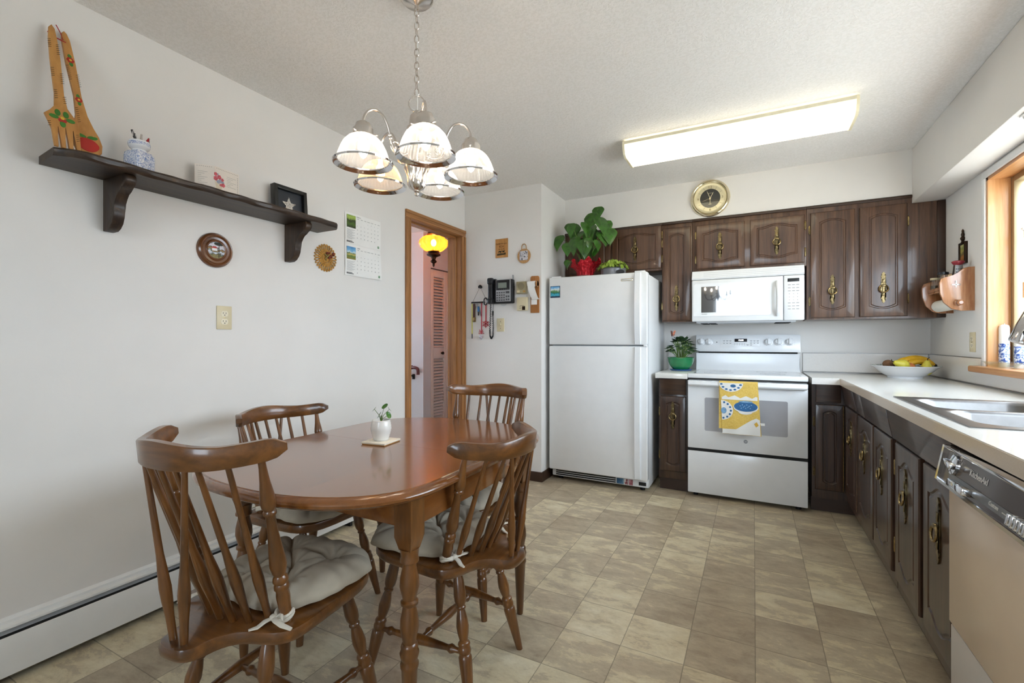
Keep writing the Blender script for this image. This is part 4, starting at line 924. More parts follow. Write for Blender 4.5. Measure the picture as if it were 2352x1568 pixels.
for i, deg in enumerate(ARMS):
    A = Rz(deg); rad = .205; zt = 1.93
    b = B(); pts = [(.036, 1.868)]
    # out of the column, a low scroll, then the swan neck down into the cup
    neck = [(.040, 1.862), (.060, 1.852), (.085, 1.858), (.100, 1.885), (.108, 1.92), (.118, 1.95), (.135, 1.977), (.158, 1.988), (.182, 1.980), (.198, 1.96), (.205, 1.935), (.205, 1.915)]
    tube(b, spl([A @ V((r, 0, z)) for r, z in neck]), .0048, 10)
    sc = []
    for k in range(20):
        a = -.6 + k * .38; q = .024 * (1 - k / 24); sc.append(A @ V((.082 + q * cos(a - 1.2), 0, 1.878 - .0 + q * sin(a - 1.2))))
    tube(b, sc, [.0035] * 18 + [.0045, .005], 8); lathe(b, [(.0065, 0), (.0078, .003), (.0065, .006), (.0065, .011), (.0078, .014), (.0065, .017)], 12, A @ T(.1035, 0, 1.898) @ Ry(14))
    ob('arm', b, m_nickel, t)
    M = A @ T(rad, 0, 0)
    b = B(); lathe(b, [(.006, 1.936), (.012, 1.934), (.024, 1.926), (.028, 1.914), (.029, 1.908), (.035, 1.906), (.035, 1.882), (.033, 1.882), (.0, 1.90)], 24, M)
    for q in (30, 150, 270): tube(b, [M @ (Rz(q) @ V((.034, 0, 1.888))), M @ (Rz(q) @ V((.046, 0, 1.888)))], .0025, 6); ball(b, tuple(M @ (Rz(q) @ V((.047, 0, 1.888)))), .004, n=8)
    ob('socket_cup', b, m_nickel, t)
    b = B(); lathe(b, [(.033, 1.889), (.036, 1.881), (.050, 1.874), (.066, 1.856), (.077, 1.833), (.084, 1.812), (.089, 1.797), (.0945, 1.793)], 240, M, cap=False, rib=.034, nrib=40)
    s = ob('shade', b, m_shade, t, sm=0)
    for p_ in s.data.polygons: p_.use_smooth = True
    b = B(); lathe(b, [(.088, 1.799), (.094, 1.797), (.1035, 1.789), (.1015, 1.783), (.0995, 1.784), (.094, 1.789), (.087, 1.7935)], 48, M, cap=False)
    ob('rim_band', b, m_chrome, s)
    b = B(); lathe(b, [(.009, 1.90), (.009, 1.875), (.017, 1.858), (.0195, 1.842), (.016, 1.824), (.009, 1.810), (0, 1.803)], 18, M); ob('bulb', b, m_bulbw if i == 4 else m_bulb, t)
    # the same bulb's light, thrown from its surface
    l = lamp('bulb_light', 'POINT', tuple(M @ V((0, 0, 1.835))), 3.2, (1, .64, .32) if i == 4 else (1, .82, .62), parent=t, shadow_soft_size=.02)

# ---------------------------------------------------------------- fluorescent ceiling fixture
t = thing('fluorescent_fixture', 'long cream wraparound fluorescent ceiling light over the kitchen floor', 'ceiling light', (-.752, 2.985, CZ)); L = 1.245; Wd = .285
b = B(); box(b, (.0, .02, -.028), (L, Wd - .02, 0), .002); ob('housing', b, mat('cream_housing', '#e6dfc8', .45), t)
m_dif = mat('lit_diffuser', '#fff8e0', .4, emit='#fff3d2', es=1.5); m_dife = mat('lit_diffuser_edge', '#f3e7bf', .4, emit='#f6e7b4', es=.9)
b = B(); prism(b, [(.004, -.018), (0, -.04), (.02, -.086), (.045, -.096), (Wd - .045, -.096), (Wd - .02, -.086), (Wd, -.04), (Wd - .004, -.018)], .014, L - .014, sw)
for f in b.faces: f.material_index = 0
ob('diffuser', b, [m_dif], t)
for x in (0, L - .014):
    b = B(); prism(b, [(-.003, -.012), (-.004, -.042), (.018, -.090), (.045, -.101), (Wd - .045, -.101), (Wd - .018, -.090), (Wd + .004, -.042), (Wd + .003, -.012)], x, x + .014, sw)
    ob('end_cap', b, mat('cream_end_cap', '#efe6c6', .4), t)
for y in (.0, Wd): b = B(); box(b, (.012, y - .0035, -.03), (L - .012, y + .0035, -.012)); ob('side_rail', b, mat('cream_side_rail', '#dcd5bd', .45), t)
# small closed light under the window soffit
t = thing('soffit_light', 'white lens light under the soffit above the sink window', 'ceiling light', (1.04, 2.25, 2.095)); b = B()
n = 14; pts = [(.055 * cos(PI * i / n), -.038 * sin(PI * i / n) ** .7) for i in range(n + 1)]
prism(b, pts, -.42, .42, Mx(((1, 0, 0, 0), (0, 1, 0, 0), (0, 0, 1, 0), (0, 0, 0, 1)))); ob('lens', b, m_appl, t)
b = B(); box(b, (-.062, -.43, -.008), (.062, .43, 0), .003); ob('tray', b, m_white, t)

# ---------------------------------------------------------------- left wall: shelf and what stands on it
SHZ = 1.832
t = thing('wall_shelf', 'dark rough-sawn wooden wall shelf on two curved brackets', 'shelf', (LX, 0, 0)); b = B(); n = 40; sec = []
for i in range(n + 1):
    y = .695 + (1.905 - .695) * i / n; e = .004 * sin(i * 1.3) + .003 * sin(i * .47); zz = .003 * sin(i * .9 + 1)
    d0 = .215 + e
    if i < 3: d0 -= (.05, .018, .004)[i]
    if i > n - 2: d0 -= (.012, .05)[i - n + 1]
    sec.append([(0, y, SHZ - .028), (d0 - .010 + e * .5, y, SHZ - .028), (d0 - .002, y, SHZ - .020 + zz), (d0, y, SHZ - .008 + zz * .4), (d0 - .006, y, SHZ), (0, y, SHZ)])
sec[0] = [(x, y + (.03 if x < .1 else 0.0) * 0 - .012 * (1 if .01 < x < .2 else 0), z) for x, y, z in sec[0]]
rows = loft(b, sec); b.faces.new(rows[0]); ob('board', b, m_shelf_ := wood('rough_shelf_wood', '#150d08', '#43301f', 1, 34, .5, .12, .05, '#281a10', bump=.35), t, sm=30)
for y in (.900, 1.705):
    pr = [(0, SHZ - .028), (.170, SHZ - .028), (.178, SHZ - .036), (.180, SHZ - .052), (.172, SHZ - .066), (.155, SHZ - .078), (.138, SHZ - .082), (.118, SHZ - .092), (.104, SHZ - .108), (.096, SHZ - .128), (.088, SHZ - .148), (.092, SHZ - .162), (.088, SHZ - .182), (.074, SHZ - .204), (.060, SHZ - .222), (.038, SHZ - .232), (0, SHZ - .232)]
    b = B(); prism(b, pr, y - .019, y + .019, bev=.004); ob('bracket', b, m_shelfz, t)
m_hw = wood('burnt_souvenir_wood', '#a06a30', '#c8924e', 2, 14, .5, .1, .1, '#b57f40', bump=.02)
m_petal = mat('painted_red', '#b2281f', .5, vary=.12); m_yel = mat('painted_yellow', '#e3b63a', .5)
def flower(bm_g, bm_r, bm_y, x, z, s, y, big=False):
    for a in ((90, 270) if not big else (60, 120, 0, 180, 270)):
        k = [(x + s * 1.3 * cos(R(a)) + s * .75 * cos(R(q)) * (1 if a in (0, 180) else .62), z + s * 1.3 * sin(R(a)) + s * .75 * sin(R(q)) * (.62 if a in (0, 180) else 1)) for q in range(0, 360, 30)]; prism(bm_g, k, y - .0012, y)
    for a in range(0, 360, 60):
        if big and a not in (240, 300): continue
        prism(bm_r, [(x + s * .55 * cos(R(a)) + s * .42 * cos(R(q)), z + s * .55 * sin(R(a)) + s * .42 * sin(R(q))) for q in range(0, 360, 40)], y - .0018, y - .0005)
    prism(bm_y, [(x + s * .34 * cos(R(q)), z + s * .34 * sin(R(q))) for q in range(0, 360, 30)], y - .0024, y - .001)
def utensil(name, lb, outline, holes, y0, lean, tilt, paint, marks):
    t = thing(name, lb, 'wooden utensil', (LX + (.178 if 'fork' in name else .158), y0, SHZ), 90)
    Mt = Rx(-lean) @ Ry(tilt)
    b = B(); prism(b, outline, -.004, .006, Mt, bev=.002); ob('body', b, m_hw, t)
    g, r_, yl, ap = B(), B(), B(), B()
    paint(g, r_, yl, ap)
    for nm, q, m in (('painted_apple', ap, m_petal), ('painted_leaves', g, m_green), ('painted_petals', r_, m_petal), ('painted_centre', yl, m_yel)):
        if len(q.verts):
            for v in q.verts: v.co = Mt @ (v.co + V((0, -.004, 0)))
            ob(nm, q, m, t)
        else: q.free()
    b = B()
    for x, z, a, k in marks:
        for i in range(k): prism(b, [(x - .005, z + i * .008), (x + .004, z + i * .008 + .005), (x + .005, z + i * .008 + .0065), (x - .004, z + i * .008 + .0015)], -.0052, -.0038, Mt)
    ob('burnt_marks', b, m_inkb, t)
    return t
fk = [(-.028, 0), (-.030, .06), (-.034, .085), (-.046, .11), (-.030, .128), (-.017, .15), (-.015, .20), (-.017, .33), (-.014, .42), (-.010, .455), (0, .468), (.010, .455), (.013, .42), (.017, .33), (.015, .20), (.019, .15), (.033, .125), (.046, .105), (.044, .085), (.044, .0), (.030, 0), (.029, .075), (.024, .075), (.023, .0), (.010, 0), (.009, .078), (.004, .078), (.003, 0), (-.010, 0), (-.011, .075), (-.016, .075), (-.017, 0)]
utensil('wooden_fork', 'big carved wooden fork with a painted flower leaning on the wall shelf', [(x * (.82 if z > .14 else 1.0), z * 1.08) for x, z in fk], None, .708, 17, 1.2, lambda g, r, y, ap: flower(g, r, y, .0, .115, .017, 0, True), [(-.012, .40, 0, 5), (.010, .38, 0, 6), (-.012, .28, 0, 5), (.012, .26, 0, 6), (-.010, .19, 0, 5), (.013, .18, 0, 4), (-.036, .07, 0, 3), (.038, .04, 0, 4)])
sp = [(.0, 0), (-.018, .004), (-.036, .022), (-.042, .05), (-.038, .08), (-.026, .11), (-.016, .15), (-.012, .22), (-.0155, .34), (-.013, .43), (-.008, .452), (0, .46), (.008, .452), (.013, .43), (.0155, .34), (.012, .22), (.016, .15), (.026, .11), (.038, .08), (.042, .05), (.036, .022), (.018, .004)]
def sppaint(g, r, y, ap):
    flower(g, r, y, 0, .385, .012, 0); flower(g, r, y, 0, .225, .011, 0)
    prism(ap, [(.031 * cos(R(q)) * (1 + .05 * cos(R(q * 3))), .046 + .027 * sin(R(q))) for q in range(0, 360, 15)], -.0016, 0)
    for dx, a in ((-.012, 150), (.012, 30), (-.026, 170), (.022, 10)): prism(g, [(dx + .011 * cos(R(q)), .078 + .006 * sin(R(q)) + .25 * .011 * cos(R(q)) * (1 if dx > 0 else -1)) for q in range(0, 360, 30)], -.0022, -.0004)
utensil('wooden_spoon', 'big carved wooden spoon painted with a red apple leaning on the wall shelf', [(x * (.9 if z > .2 else 1.05), z * 1.10) for x, z in sp], None, .784, 16.2, -3.0, sppaint, [(-.012, .30, 0, 8), (.012, .28, 0, 7), (-.012, .13, 0, 8)])
t = thing('red_string', 'short red string tied round the two wooden utensil handles', 'string', (LX, .730, 2.285)); b = B(); tube(b, [(.032, -.022, .0), (.036, .0, -.012), (.034, .028, -.014)], .0022, 6); tube(b, [(.034, .02, -.008), (.02, .018, .02), (.006, .01, .05)], .0016, 6); ob('cord', b, m_red, t)
# blue and white jar with pens
m_delft = NT('delft_pattern'); mp = m_delft.coord(); nz = m_delft.noise(mp, 75, 3, .5, 2.2); rr = m_delft.ramp([(.44, '#e8eaf0'), (.485, '#8ea3cf'), (.50, '#3f5ca8'), (.53, '#93a8d4'), (.57, '#e4e7ef')]); m_delft.l(nz, 0, rr, 0); m_delft.l(rr, 0, m_delft.b, 'Base Color'); m_delft.set(Roughness=.2); m_delft.b.inputs['Coat Weight'].default_value = .4; m_delft = m_delft.m
m_porc = mat('white_porcelain', '#eceef2', .18, vary=.02, coat=.4)
t = thing('ginger_jar', 'square blue and white patterned jar holding pens on the shelf', 'jar', (LX + .115, .955, SHZ), 18)
b = B(); n = 8
def sq(h, z, r=.010): return rrect(-h, h, -h, h, r, z, 4)
loft(b, [sq(.033, 0), sq(.037, .006), sq(.038, .066), sq(.036, .078), sq(.030, .086)], M=I4); ob('jar_body', b, m_delft, t)
b = B(); lathe(b, [(.025, .084), (.024, .094), (.033, .102), (.036, .108), (.0355, .124), (.033, .129), (.030, .129), (.028, .12), (0, .118)], 28); ob('neck', b, m_porc, t); b = B(); lathe(b, [(.0362, .110), (.0364, .116), (.0361, .122)], 28, cap=False); ob('blue_band', b, m_delft, t)
for i, (nm, lb, m, x, y, dz, lx_) in enumerate((('pen', 'black pen in the blue and white jar', m_black, -.016, -.006, .056, -.012), ('pen', 'second black pen in the jar, beside the first', m_black, -.008, .01, .05, -.004), ('pen', 'grey pen in the middle of the jar', m_nickel, .004, -.004, .05, .002), ('pen', 'red-capped pen in the blue and white jar', m_red, .020, .004, .046, .016))):
    o = thing(nm, lb, 'pen', (LX + .115, .955, SHZ), 90, 'pens in the blue and white jar'); b = B(); tube(b, [(x * .4, y * .4, .12), (x + lx_ * .3, y, .11 + dz * .55), (x + lx_, y, .11 + dz)], [.004, .0045, .004], 8); ob('barrel', b, m, o)
    b = B(); box(b, (-.0012, -.0065, -.022), (.0012, -.003, 0), 0, T(x + lx_ * .9, y, .11 + dz * .95)); ob('clip', b, m_chrome, o)
# opened greeting card
m_card = mat('cream_card', '#ece4da', .7, vary=.02)
t = thing('greeting_card', 'open cream greeting card printed with a cone of pink flowers on the shelf', 'card', (LX + .09, 1.262, SHZ), 90)
Wl, Wr, Hc = .078, .125, .140
Ml = Rz(-38) @ Mx.Diagonal((1, 1, 1, 1)); Mr = Rz(8)
b = B(); box(b, (-Wl, -.0008, 0), (0, .0008, Hc), 0, Ml); box(b, (0, -.0008, 0), (Wr, .0008, Hc), 0, Mr); ob('card_sheet', b, m_card, t, sm=0)
b = B()
for i in range(14): box(b, (.008 + i * .0082, -.0012, Hc - .008), (.012 + i * .0082, -.0006, Hc - .0065), 0, Mr); box(b, (Wr - .008, -.0012, .006 + i * .0085), (Wr - .0065, -.0006, .0105 + i * .0085), 0, Mr)
for i in range(8): box(b, (-Wl + .008 + i * .008, -.0012, Hc - .008), (-Wl + .012 + i * .008, -.0006, Hc - .0065), 0, Ml)
for i in range(9): box(b, (-Wl + .012, -.0012, .108 - i * .0085), (-Wl + .05 - .012 * (i % 3), -.0007, .1088 - i * .0085), 0, Ml)
for i in range(7): box(b, (.060, -.0012, .108 - i * .0075), (.108 - .014 * (i % 3), -.0007, .1088 - i * .0075), 0, Mr)
ob('fine_print', b, m_ink, t, sm=0)
b = B(); prism(b, [(.000, .072), (.040, .056), (.014, .004)], -.0012, -.0006, Mr); ob('printed_cone', b, mat('tan_print', '#d9cdb6', .7), t)
b = B()
for x, z, r in ((.004, .104, .008), (.022, .094, .010), (.004, .084, .010), (.038, .086, .007), (.042, .062, .009), (.030, .060, .006)):
    for a in range(0, 360, 72): prism(b, [(x + r * .6 * cos(R(a)) + r * .5 * cos(R(q)), z + r * .6 * sin(R(a)) + r * .5 * sin(R(q))) for q in range(0, 360, 45)], -.0022, -.0012, Mr)
ob('printed_flowers', b, mat('pink_print', '#d4606c', .7, vary=.25, vs=90), t)
b = B()
for x, z, r in ((.014, .106, .006), (.030, .078, .011), (.018, .072, .010), (.006, .094, .006), (.040, .074, .007)): prism(b, [(x + r * cos(R(q)), z + r * .8 * sin(R(q))) for q in range(0, 360, 30)], -.0016, -.0008, Mr)
ob('printed_leaves', b, mat('grey_blue_print', '#a7adc0', .7, vary=.1), t)
# black frame with a star
t = thing('star_frame', 'black box frame with a silver jewelled star standing on the shelf', 'picture frame', (LX + .055, 1.683, SHZ), 90); Mf = Rx(-4)
b = B(); hw, hh, fw = .100, .165, .020
for q in ((-hw, -hw + fw, 0, hh), (hw - fw, hw, 0, hh), (-hw + fw, hw - fw, 0, fw), (-hw + fw, hw - fw, hh - fw, hh)): box(b, (q[0], -.018, q[2]), (q[1], .016, q[3]), .001, Mf)
ob('frame', b, mat('satin_black_wood', '#1b1b1a', .35, vary=.1), t)
b = B(); box(b, (-hw + fw, .004, fw), (hw - fw, .012, hh - fw), 0, Mf); ob('backing', b, mat('slate_blue_card', '#2b3038', .4, vary=.1), t)
b = B(); k = []
for i in range(10): a = R(90 + 36 * i); r = .047 if i % 2 == 0 else .018; k.append((r * cos(a) - .004, .070 + r * sin(a)))
prism(b, k, -.001, .004, Mf, bev=.001)
rn = random.Random(5)
for i in range(60):
    a = rn.randrange(5) * 72 + 90; r = rn.uniform(0, .040); wd = (1 - r / .046) * .011; ball(b, (r * cos(R(a)) - wd * rn.uniform(-1, 1) * sin(R(a)) - .004, -.002, .070 + r * sin(R(a)) + wd * rn.uniform(-1, 1) * cos(R(a))), .0032, Mf, n=6)
ob('jewelled_star', b, mat('silver_beads', '#dedbd6', .25, .7, vary=.25, vs=200), t)
# round painted plate in a turned frame
t = thing('round_picture', 'small round landscape picture in a turned brown frame under the shelf', 'picture', (LX, 1.313, 1.598), 90)
b = B(); lathe(b, [(.040, .016), (.046, .018), (.049, .015), (.052, .013), (.062, .014), (.068, .020), (.073, .021), (.076, .017), (.080, .014), (.083, .008), (.083, 0)], 48, Rx(90), cap=False); ob('frame', b, wood('turned_brown_wood', '#3b2010', '#6b3f20', 0, 20, .25, .5, .15), t)
b = B(); lathe(b, [(.046, .012), (.046, .0145), (0, .0145)], 40, Rx(90)); ob('picture', b, scenic('painted_cottage', [(0, '#2a2a1a'), (.18, '#8a7a3a'), (.28, '#2c3a22'), (.36, '#dfe2ee'), (.42, '#4a5a38'), (.5, '#a8743a'), (.58, '#26301f'), (.66, '#d6d4dc'), (.8, '#c8c6d2'), (.88, '#2d3a26'), (1, '#dcdbe2')], 'z', 11, .5, 42, .75), t)
b = B(); box(b, (-.020, -.0155, -.004), (.004, -.0145, .008)); ob('painted_house', b, m_paper, t); b = B(); prism(b, [(-.023, .008), (.006, .008), (-.002, .017), (-.015, .017)], -.0158, -.0146); ob('painted_roof', b, m_petal, t)
b = B(); tube(b, [(.012, -.015, -.035), (.013, -.015, .03)], .0014, 6); prism(b, [(.013 + .024 * cos(R(q)), .030 + .008 * sin(R(q))) for q in range(0, 360, 30)], -.0158, -.0146); ob('painted_tree', b, mat('dark_tree_paint', '#1d2416', .6), t)
def outlet(label, loc, rz, kind='duplex', wd=.072, hd=.114):
    t = thing('wall_outlet' if kind == 'duplex' else 'wall_switch', label, 'outlet' if kind == 'duplex' else 'switch', loc, rz)
    b = B(); box(b, (-wd / 2, -.006, -hd / 2), (wd / 2, 0, hd / 2), .002); ob('cover_plate', b, m_ivory, t)
    if kind == 'duplex':
        for s in (-1, 1):
            b = B(); prism(b, [(.017 * cos(R(q)), s * .0195 + max(-.0135, min(.0135, .0185 * sin(R(q))))) for q in range(0, 360, 15)], -.0075, -.005); f = ob('socket', b, mat('ivory_socket', '#e6dcc2', .4), t)
            b = B(); box(b, (-.008, -.0082, s * .0195 - .001), (-.006, -.0074, s * .0195 + .007)); box(b, (.005, -.0082, s * .0195 - .001), (.007, -.0074, s * .0195 + .006)); lathe(b, [(.0025, 0), (.0025, .0008), (0, .0008)], 10, T(0, -.0074, s * .0195 - .007) @ Rx(90)); ob('slots', b, m_dark, f)
        b = B(); lathe(b, [(.003, 0), (.0025, .0012), (0, .0014)], 10, T(0, -.006, 0) @ Rx(90)); ob('screw', b, m_brass, t)
    else:
        b = B(); box(b, (-.006, -.016, -.004), (.006, -.005, .012), .002, Rx(0)); ob('toggle', b, m_ivory, t)
        b = B()
        for s in (-1, 1): lathe(b, [(.003, 0), (.0025, .0012), (0, .0014)], 10, T(0, -.006, s * .03) @ Rx(90))
        ob('screw', b, m_bronze, t)
    return t
outlet('ivory duplex outlet on the left wall below the round picture', (LX, 1.357, 1.276), 90)
outlet('ivory toggle switch plate on the wall under the telephone', (-1.930, PY, 1.298), 0, 'switch')
outlet('ivory duplex outlet on the window wall above the worktop corner', (RX, 3.60, 1.155), -90)
# wicker sunflower mat with a dried posy
t = thing('wicker_trivet', 'round woven straw wall mat with dried flowers beside the calendar', 'wall decoration', (LX, 1.962, 1.664), 90); m_straw = mat('golden_straw', '#bd8a3c', .7, vary=.25, vs=60)
b = B(); N = 26
for i in range(N):
    a = 2 * PI * i / N; c, s_ = cos(a), sin(a)
    pts = []
    for k in range(13):
        q = PI * k / 12; r = .030 + .052 * (1 - abs(cos(q))) ** 0 * sin(q) ** .6 if 0 else .030 + .052 * sin(q); wv = .0088 * cos(q) * (1 if 1 else 0)
        pts.append((r * c - wv * s_, -.006 - .003 * sin(3 * q), r * s_ + wv * c))
    tube(b, pts, .0028, 6)
for r in (.026, .034, .045): tube(b, [(r * cos(q), -.006, r * sin(q)) for q in [2 * PI * k / 40 for k in range(40)]], .0026, 6, closed=True)
ob('woven_loops', b, m_straw, t)
b = B(); lathe(b, [(.03, 0), (.03, .004), (0, .006)], 24, Rx(90)); ob('centre', b, m_straw, t)
b = B()
rn = random.Random(2)
for i in range(14): x, z = rn.uniform(.0, .052), rn.uniform(-.004, .036); ball(b, (x, -.014, z), rn.uniform(.004, .009), n=8)
ob('dried_flowers', b, mat('dried_rust_flowers', '#7a3524', .8, vary=.4, vs=120), t)
b = B(); tube(b, [(-.010, -.01, .02), (.005, -.016, .008), (.02, -.012, .018)], .005, 6); tube(b, [(.005, -.016, .008), (-.012, -.014, -.008), (-.002, -.016, -.014)], .004, 6); ob('ribbon', b, mat('olive_ribbon', '#8a7a3f', .6), t)
# wall calendar
t = thing('calendar', 'open white wall calendar with a forest photo and a lake photo', 'calendar', (LX, 2.112, 0), 90); Wc = .315; Zt, Zm, Zb = 1.985, 1.785, 1.582
def cal_sheet(z0, z1, curl):
    b = B(); n = 10; vs = []
    for i in range(n + 1):
        u = i / n
        for j in range(5):
            v = j / 4; vs.append((Wc * u, -.003 - curl * (u ** 2) * (1 - v) - .003 * sin(PI * v), z0 + (z1 - z0) * v))
    fs = [(i * 5 + j, (i + 1) * 5 + j, (i + 1) * 5 + j + 1, i * 5 + j + 1) for i in range(n) for j in range(4)]
    addf(b, vs, fs); return b
ob('upper_page', cal_sheet(Zm + .001, Zt, .001), m_paper, t); ob('lower_page', cal_sheet(Zb, Zm, .012), m_paper, t)
def on(u, dz, z0, curl): return -.0048 - curl * (u / Wc) ** 2 * (1 - dz / .2) - .003 * sin(PI * max(0, min(1, dz / .2)))
for z0, curl, month, stops, nm, first, days in ((Zm, .001, 'MARCH', [(0, '#26301a'), (.3, '#4d6a24'), (.5, '#2d3a1b'), (.62, '#8aa04a'), (.8, '#a9c05c'), (1, '#6c8a34')], 'forest_photo', 3, 31), (Zb, .012, 'APRIL', [(0, '#8a7a35'), (.22, '#5c7a3a'), (.35, '#c7b36a'), (.43, '#3f6a3c'), (.52, '#d5e2e6'), (.62, '#7fb8de'), (1, '#2c7cc0')], 'lake_photo', 6, 30)):
    b = B(); y = on(.05, .1, z0, curl); box(b, (.012, y - .0008, z0 + .105), (.085, y, z0 + .185)); ob(nm, b, scenic(nm, stops, 'z', 11.5, -(z0 + .105) * 11.5, 38, .45), t, sm=0)
    b = B()
    text(b, month, .010, T(.113, on(.11, .18, z0, curl) - .0006, z0 + .183)); 
    for c in range(7):
        text(b, ('Sunday', 'Monday', 'Tuesday', 'Wednesday', 'Thursday', 'Friday', 'Saturday')[c], .0052, T(.108 + c * .031, on(.108 + c * .031, .172, z0, curl) - .0006, z0 + .172))
    for d_ in range(days):
        k = d_ + first; c, r = k % 7, k // 7; x = .100 + c * .031; dz = .152 - r * .026; text(b, str(d_ + 1), .0075, T(x, on(x, dz, z0, curl) - .0006, z0 + dz))
    for i in range(12): box(b, (.014, on(.03, .06, z0, curl) - .0008, z0 + .092 - i * .0055), (.080 - .012 * (i % 3), on(.03, .06, z0, curl), z0 + .0934 - i * .0055))
    ob('fine_print', b, m_inkl, t, sm=0)
    b = B()
    for i in range(2): box(b, (.012, on(.03, .02, z0, curl) - .0009, z0 + .017 - i * .006), (.058 + .012 * i, on(.03, .02, z0, curl), z0 + .0205 - i * .006))
    ob('bold_caption', b, m_inkb, t, sm=0)
    b = B(); x = Wc - .024; y = on(x, .02, z0, curl); box(b, (x - .007, y - .0010, z0 + .012), (x + .007, y, z0 + .026)); g = ob('green_square', b, mat('brand_green', '#2f7d3a', .5), t, sm=0)
    b = B(); text(b, 'TD', .009, T(x, y - .0016, z0 + .019)); ob('letters', b, m_paper, g, sm=0)
# ---------------------------------------------------------------- wall by the refrigerator: telephone and small things
def plaque(): pass
t = thing('wooden_sign', 'thin wooden plaque with burnt lettering hanging above the telephone', 'sign', (-1.919, PY, 1.957)); b = B(); box(b, (-.060, -.008, -.081), (.060, 0, .081), .0015); ob('board', b, m_hw, t)
b = B()
for s, z, q in (('Fürchte dich nicht', .038, .0145), ('ICH', .013, .026), ('bin mit dir', -.008, .0135)): text(b, s, q, T(0, -.0084, z))
ob('burnt_lettering', b, mat('burnt_brown', '#4a3218', .8), t, sm=0)
b = B(); prism(b, [(-.042, -.062), (.042, -.058), (.042, -.040), (.02, -.046), (-.01, -.044), (-.042, -.048)], -.0088, -.0078)
for x, s in ((-.015, 1), (.018, .8)): prism(b, [(x - .014 * s, -.040), (x - .013 * s, -.026), (x - .008 * s, -.022), (x + .012 * s, -.024), (x + .018 * s, -.017), (x + .020 * s, -.022), (x + .015 * s, -.030), (x + .012 * s, -.040), (x + .008 * s, -.040), (x + .007 * s, -.032), (x - .008 * s, -.032), (x - .010 * s, -.040)], -.0088, -.0078)
ob('burnt_horses', b, mat('burnt_brown_picture', '#3c3216', .8), t, sm=0)
t = thing('cork_trivet', 'round cork trivet with a patterned tile, hung by a loop', 'trivet', (-1.705, PY, 1.872)); m_cork = mat('cork', '#b98d5c', .8, vary=.2, vs=90)
b = B(); lathe(b, [(.060, 0), (.062, .004), (.060, .009), (0, .009)], 36, Rx(90)); ob('cork_disc', b, m_cork, t)
b = B(); box(b, (-.038, -.0125, -.036), (.038, -.008, .042), .0015); ob('tile', b, scenic('figures_tile', [(0, '#2b2a36'), (.40, '#3a3a48'), (.46, '#d9d7dc'), (.55, '#e9e7ea'), (.62, '#8d86a0'), (.7, '#efedf0'), (1, '#4a4050')], 'x', 0, .5, 85, 1.5), t)
b = B(); tube(b, [(-.022, -.004, .056), (-.020, -.005, .085), (-.008, -.006, .100), (.008, -.006, .100), (.020, -.005, .085), (.022, -.004, .056)], .0035, 8); ob('hanging_loop', b, m_cork, t)
# key rack: a bar hung on a string from a hook, with chains on it
t = thing('key_rack', 'small black key bar hung from a string on a round wall hook', 'key rack', (-2.130, PY, 1.50))
b = B(); lathe(b, [(.014, 0), (.014, .006), (.008, .009), (0, .009)], 18, T(0, 0, .135) @ Rx(90)); tube(b, [(-.016, -.01, .125), (-.015, -.014, .142), (0, -.014, .15), (.015, -.014, .142), (.016, -.01, .125)], .005, 8); ob('hook', b, m_black, t)
b = B(); tube(b, [(-.078, -.01, .006), (0, -.014, .135), (.062, -.01, .02)], .0016, 6); ob('string', b, m_ink, t)
b = B(); box(b, (-.092, -.016, -.006), (.045, -.004, .006), .002)
for i in range(5): tube(b, [(-.085 + i * .030, -.016, .0), (-.085 + i * .030, -.022, -.006), (-.085 + i * .030, -.022, -.012)], .0018, 6)
ob('bar', b, m_black, t)
def hang(nm, lb, x, m, fn, cat='keychain'):
    o = thing(nm, lb, cat, (-2.130 + x, PY - .018, 1.492)); fn(o); return o
def strip(o, m, L, w, x2=0, z0=0, par='ribbon'): b = B(); box(b, (-w, -.0012, -L), (w, .0012, z0), 0, Ry(0)); return ob(par, b, m, o)
def f1(o): strip(o, mat('yellow_tape', '#d6cf7a', .6), .27, .006); b = B(); box(b, (-.005, -.003, -.31), (.005, .003, -.268), .001); ob('clear_tip', b, m_steel, o)
hang('key_lanyard', 'pale yellow strap hanging leftmost from the key bar', -.080, None, f1)
def f2(o): b = B(); box(b, (-.013, -.006, -.125), (.009, .002, -.004), .003); ob('strap', b, mat('dark_brown_leather', '#4a2a1c', .5), o); b = B(); box(b, (-.018, -.008, -.165), (.014, .004, -.122), .004); ob('brass_tip', b, m_brass, o)
hang('bottle_opener', 'brown leather strap with a brass end on the key bar', -.055, None, f2)
def f3(o):
    b = B()
    for i, (x, a) in enumerate(((-.01, 12), (.002, -6), (.012, -14))): prism(b, [(x - .005, -.03), (x + .005, -.03), (x + .004, -.09 - i * .012), (x, -.1 - i * .012), (x - .004, -.09 - i * .012)], -.002 - i * .002, -.0005 - i * .002, Ry(a)); tube(b, [(x + .008 * cos(q), -.001, -.020 + .012 * sin(q)) for q in [2 * PI * k / 12 for k in range(12)]], .0012, 5, closed=True)
    ob('key', b, m_steel, o); b = B(); box(b, (.006, -.010, -.075), (.026, -.003, -.03), .003); ob('blue_fob', b, mat('blue_plastic', '#2f6a9c', .4), o); b = B(); box(b, (.008, -.010, -.108), (.024, -.002, -.078), .004); ob('dark_fob', b, m_black, o)
hang('key_bunch', 'bunch of keys with a blue fob in the middle of the key bar', -.026, None, f3, 'keys')
m_rib = mat('crimson_ribbon', '#b0283a', .6)
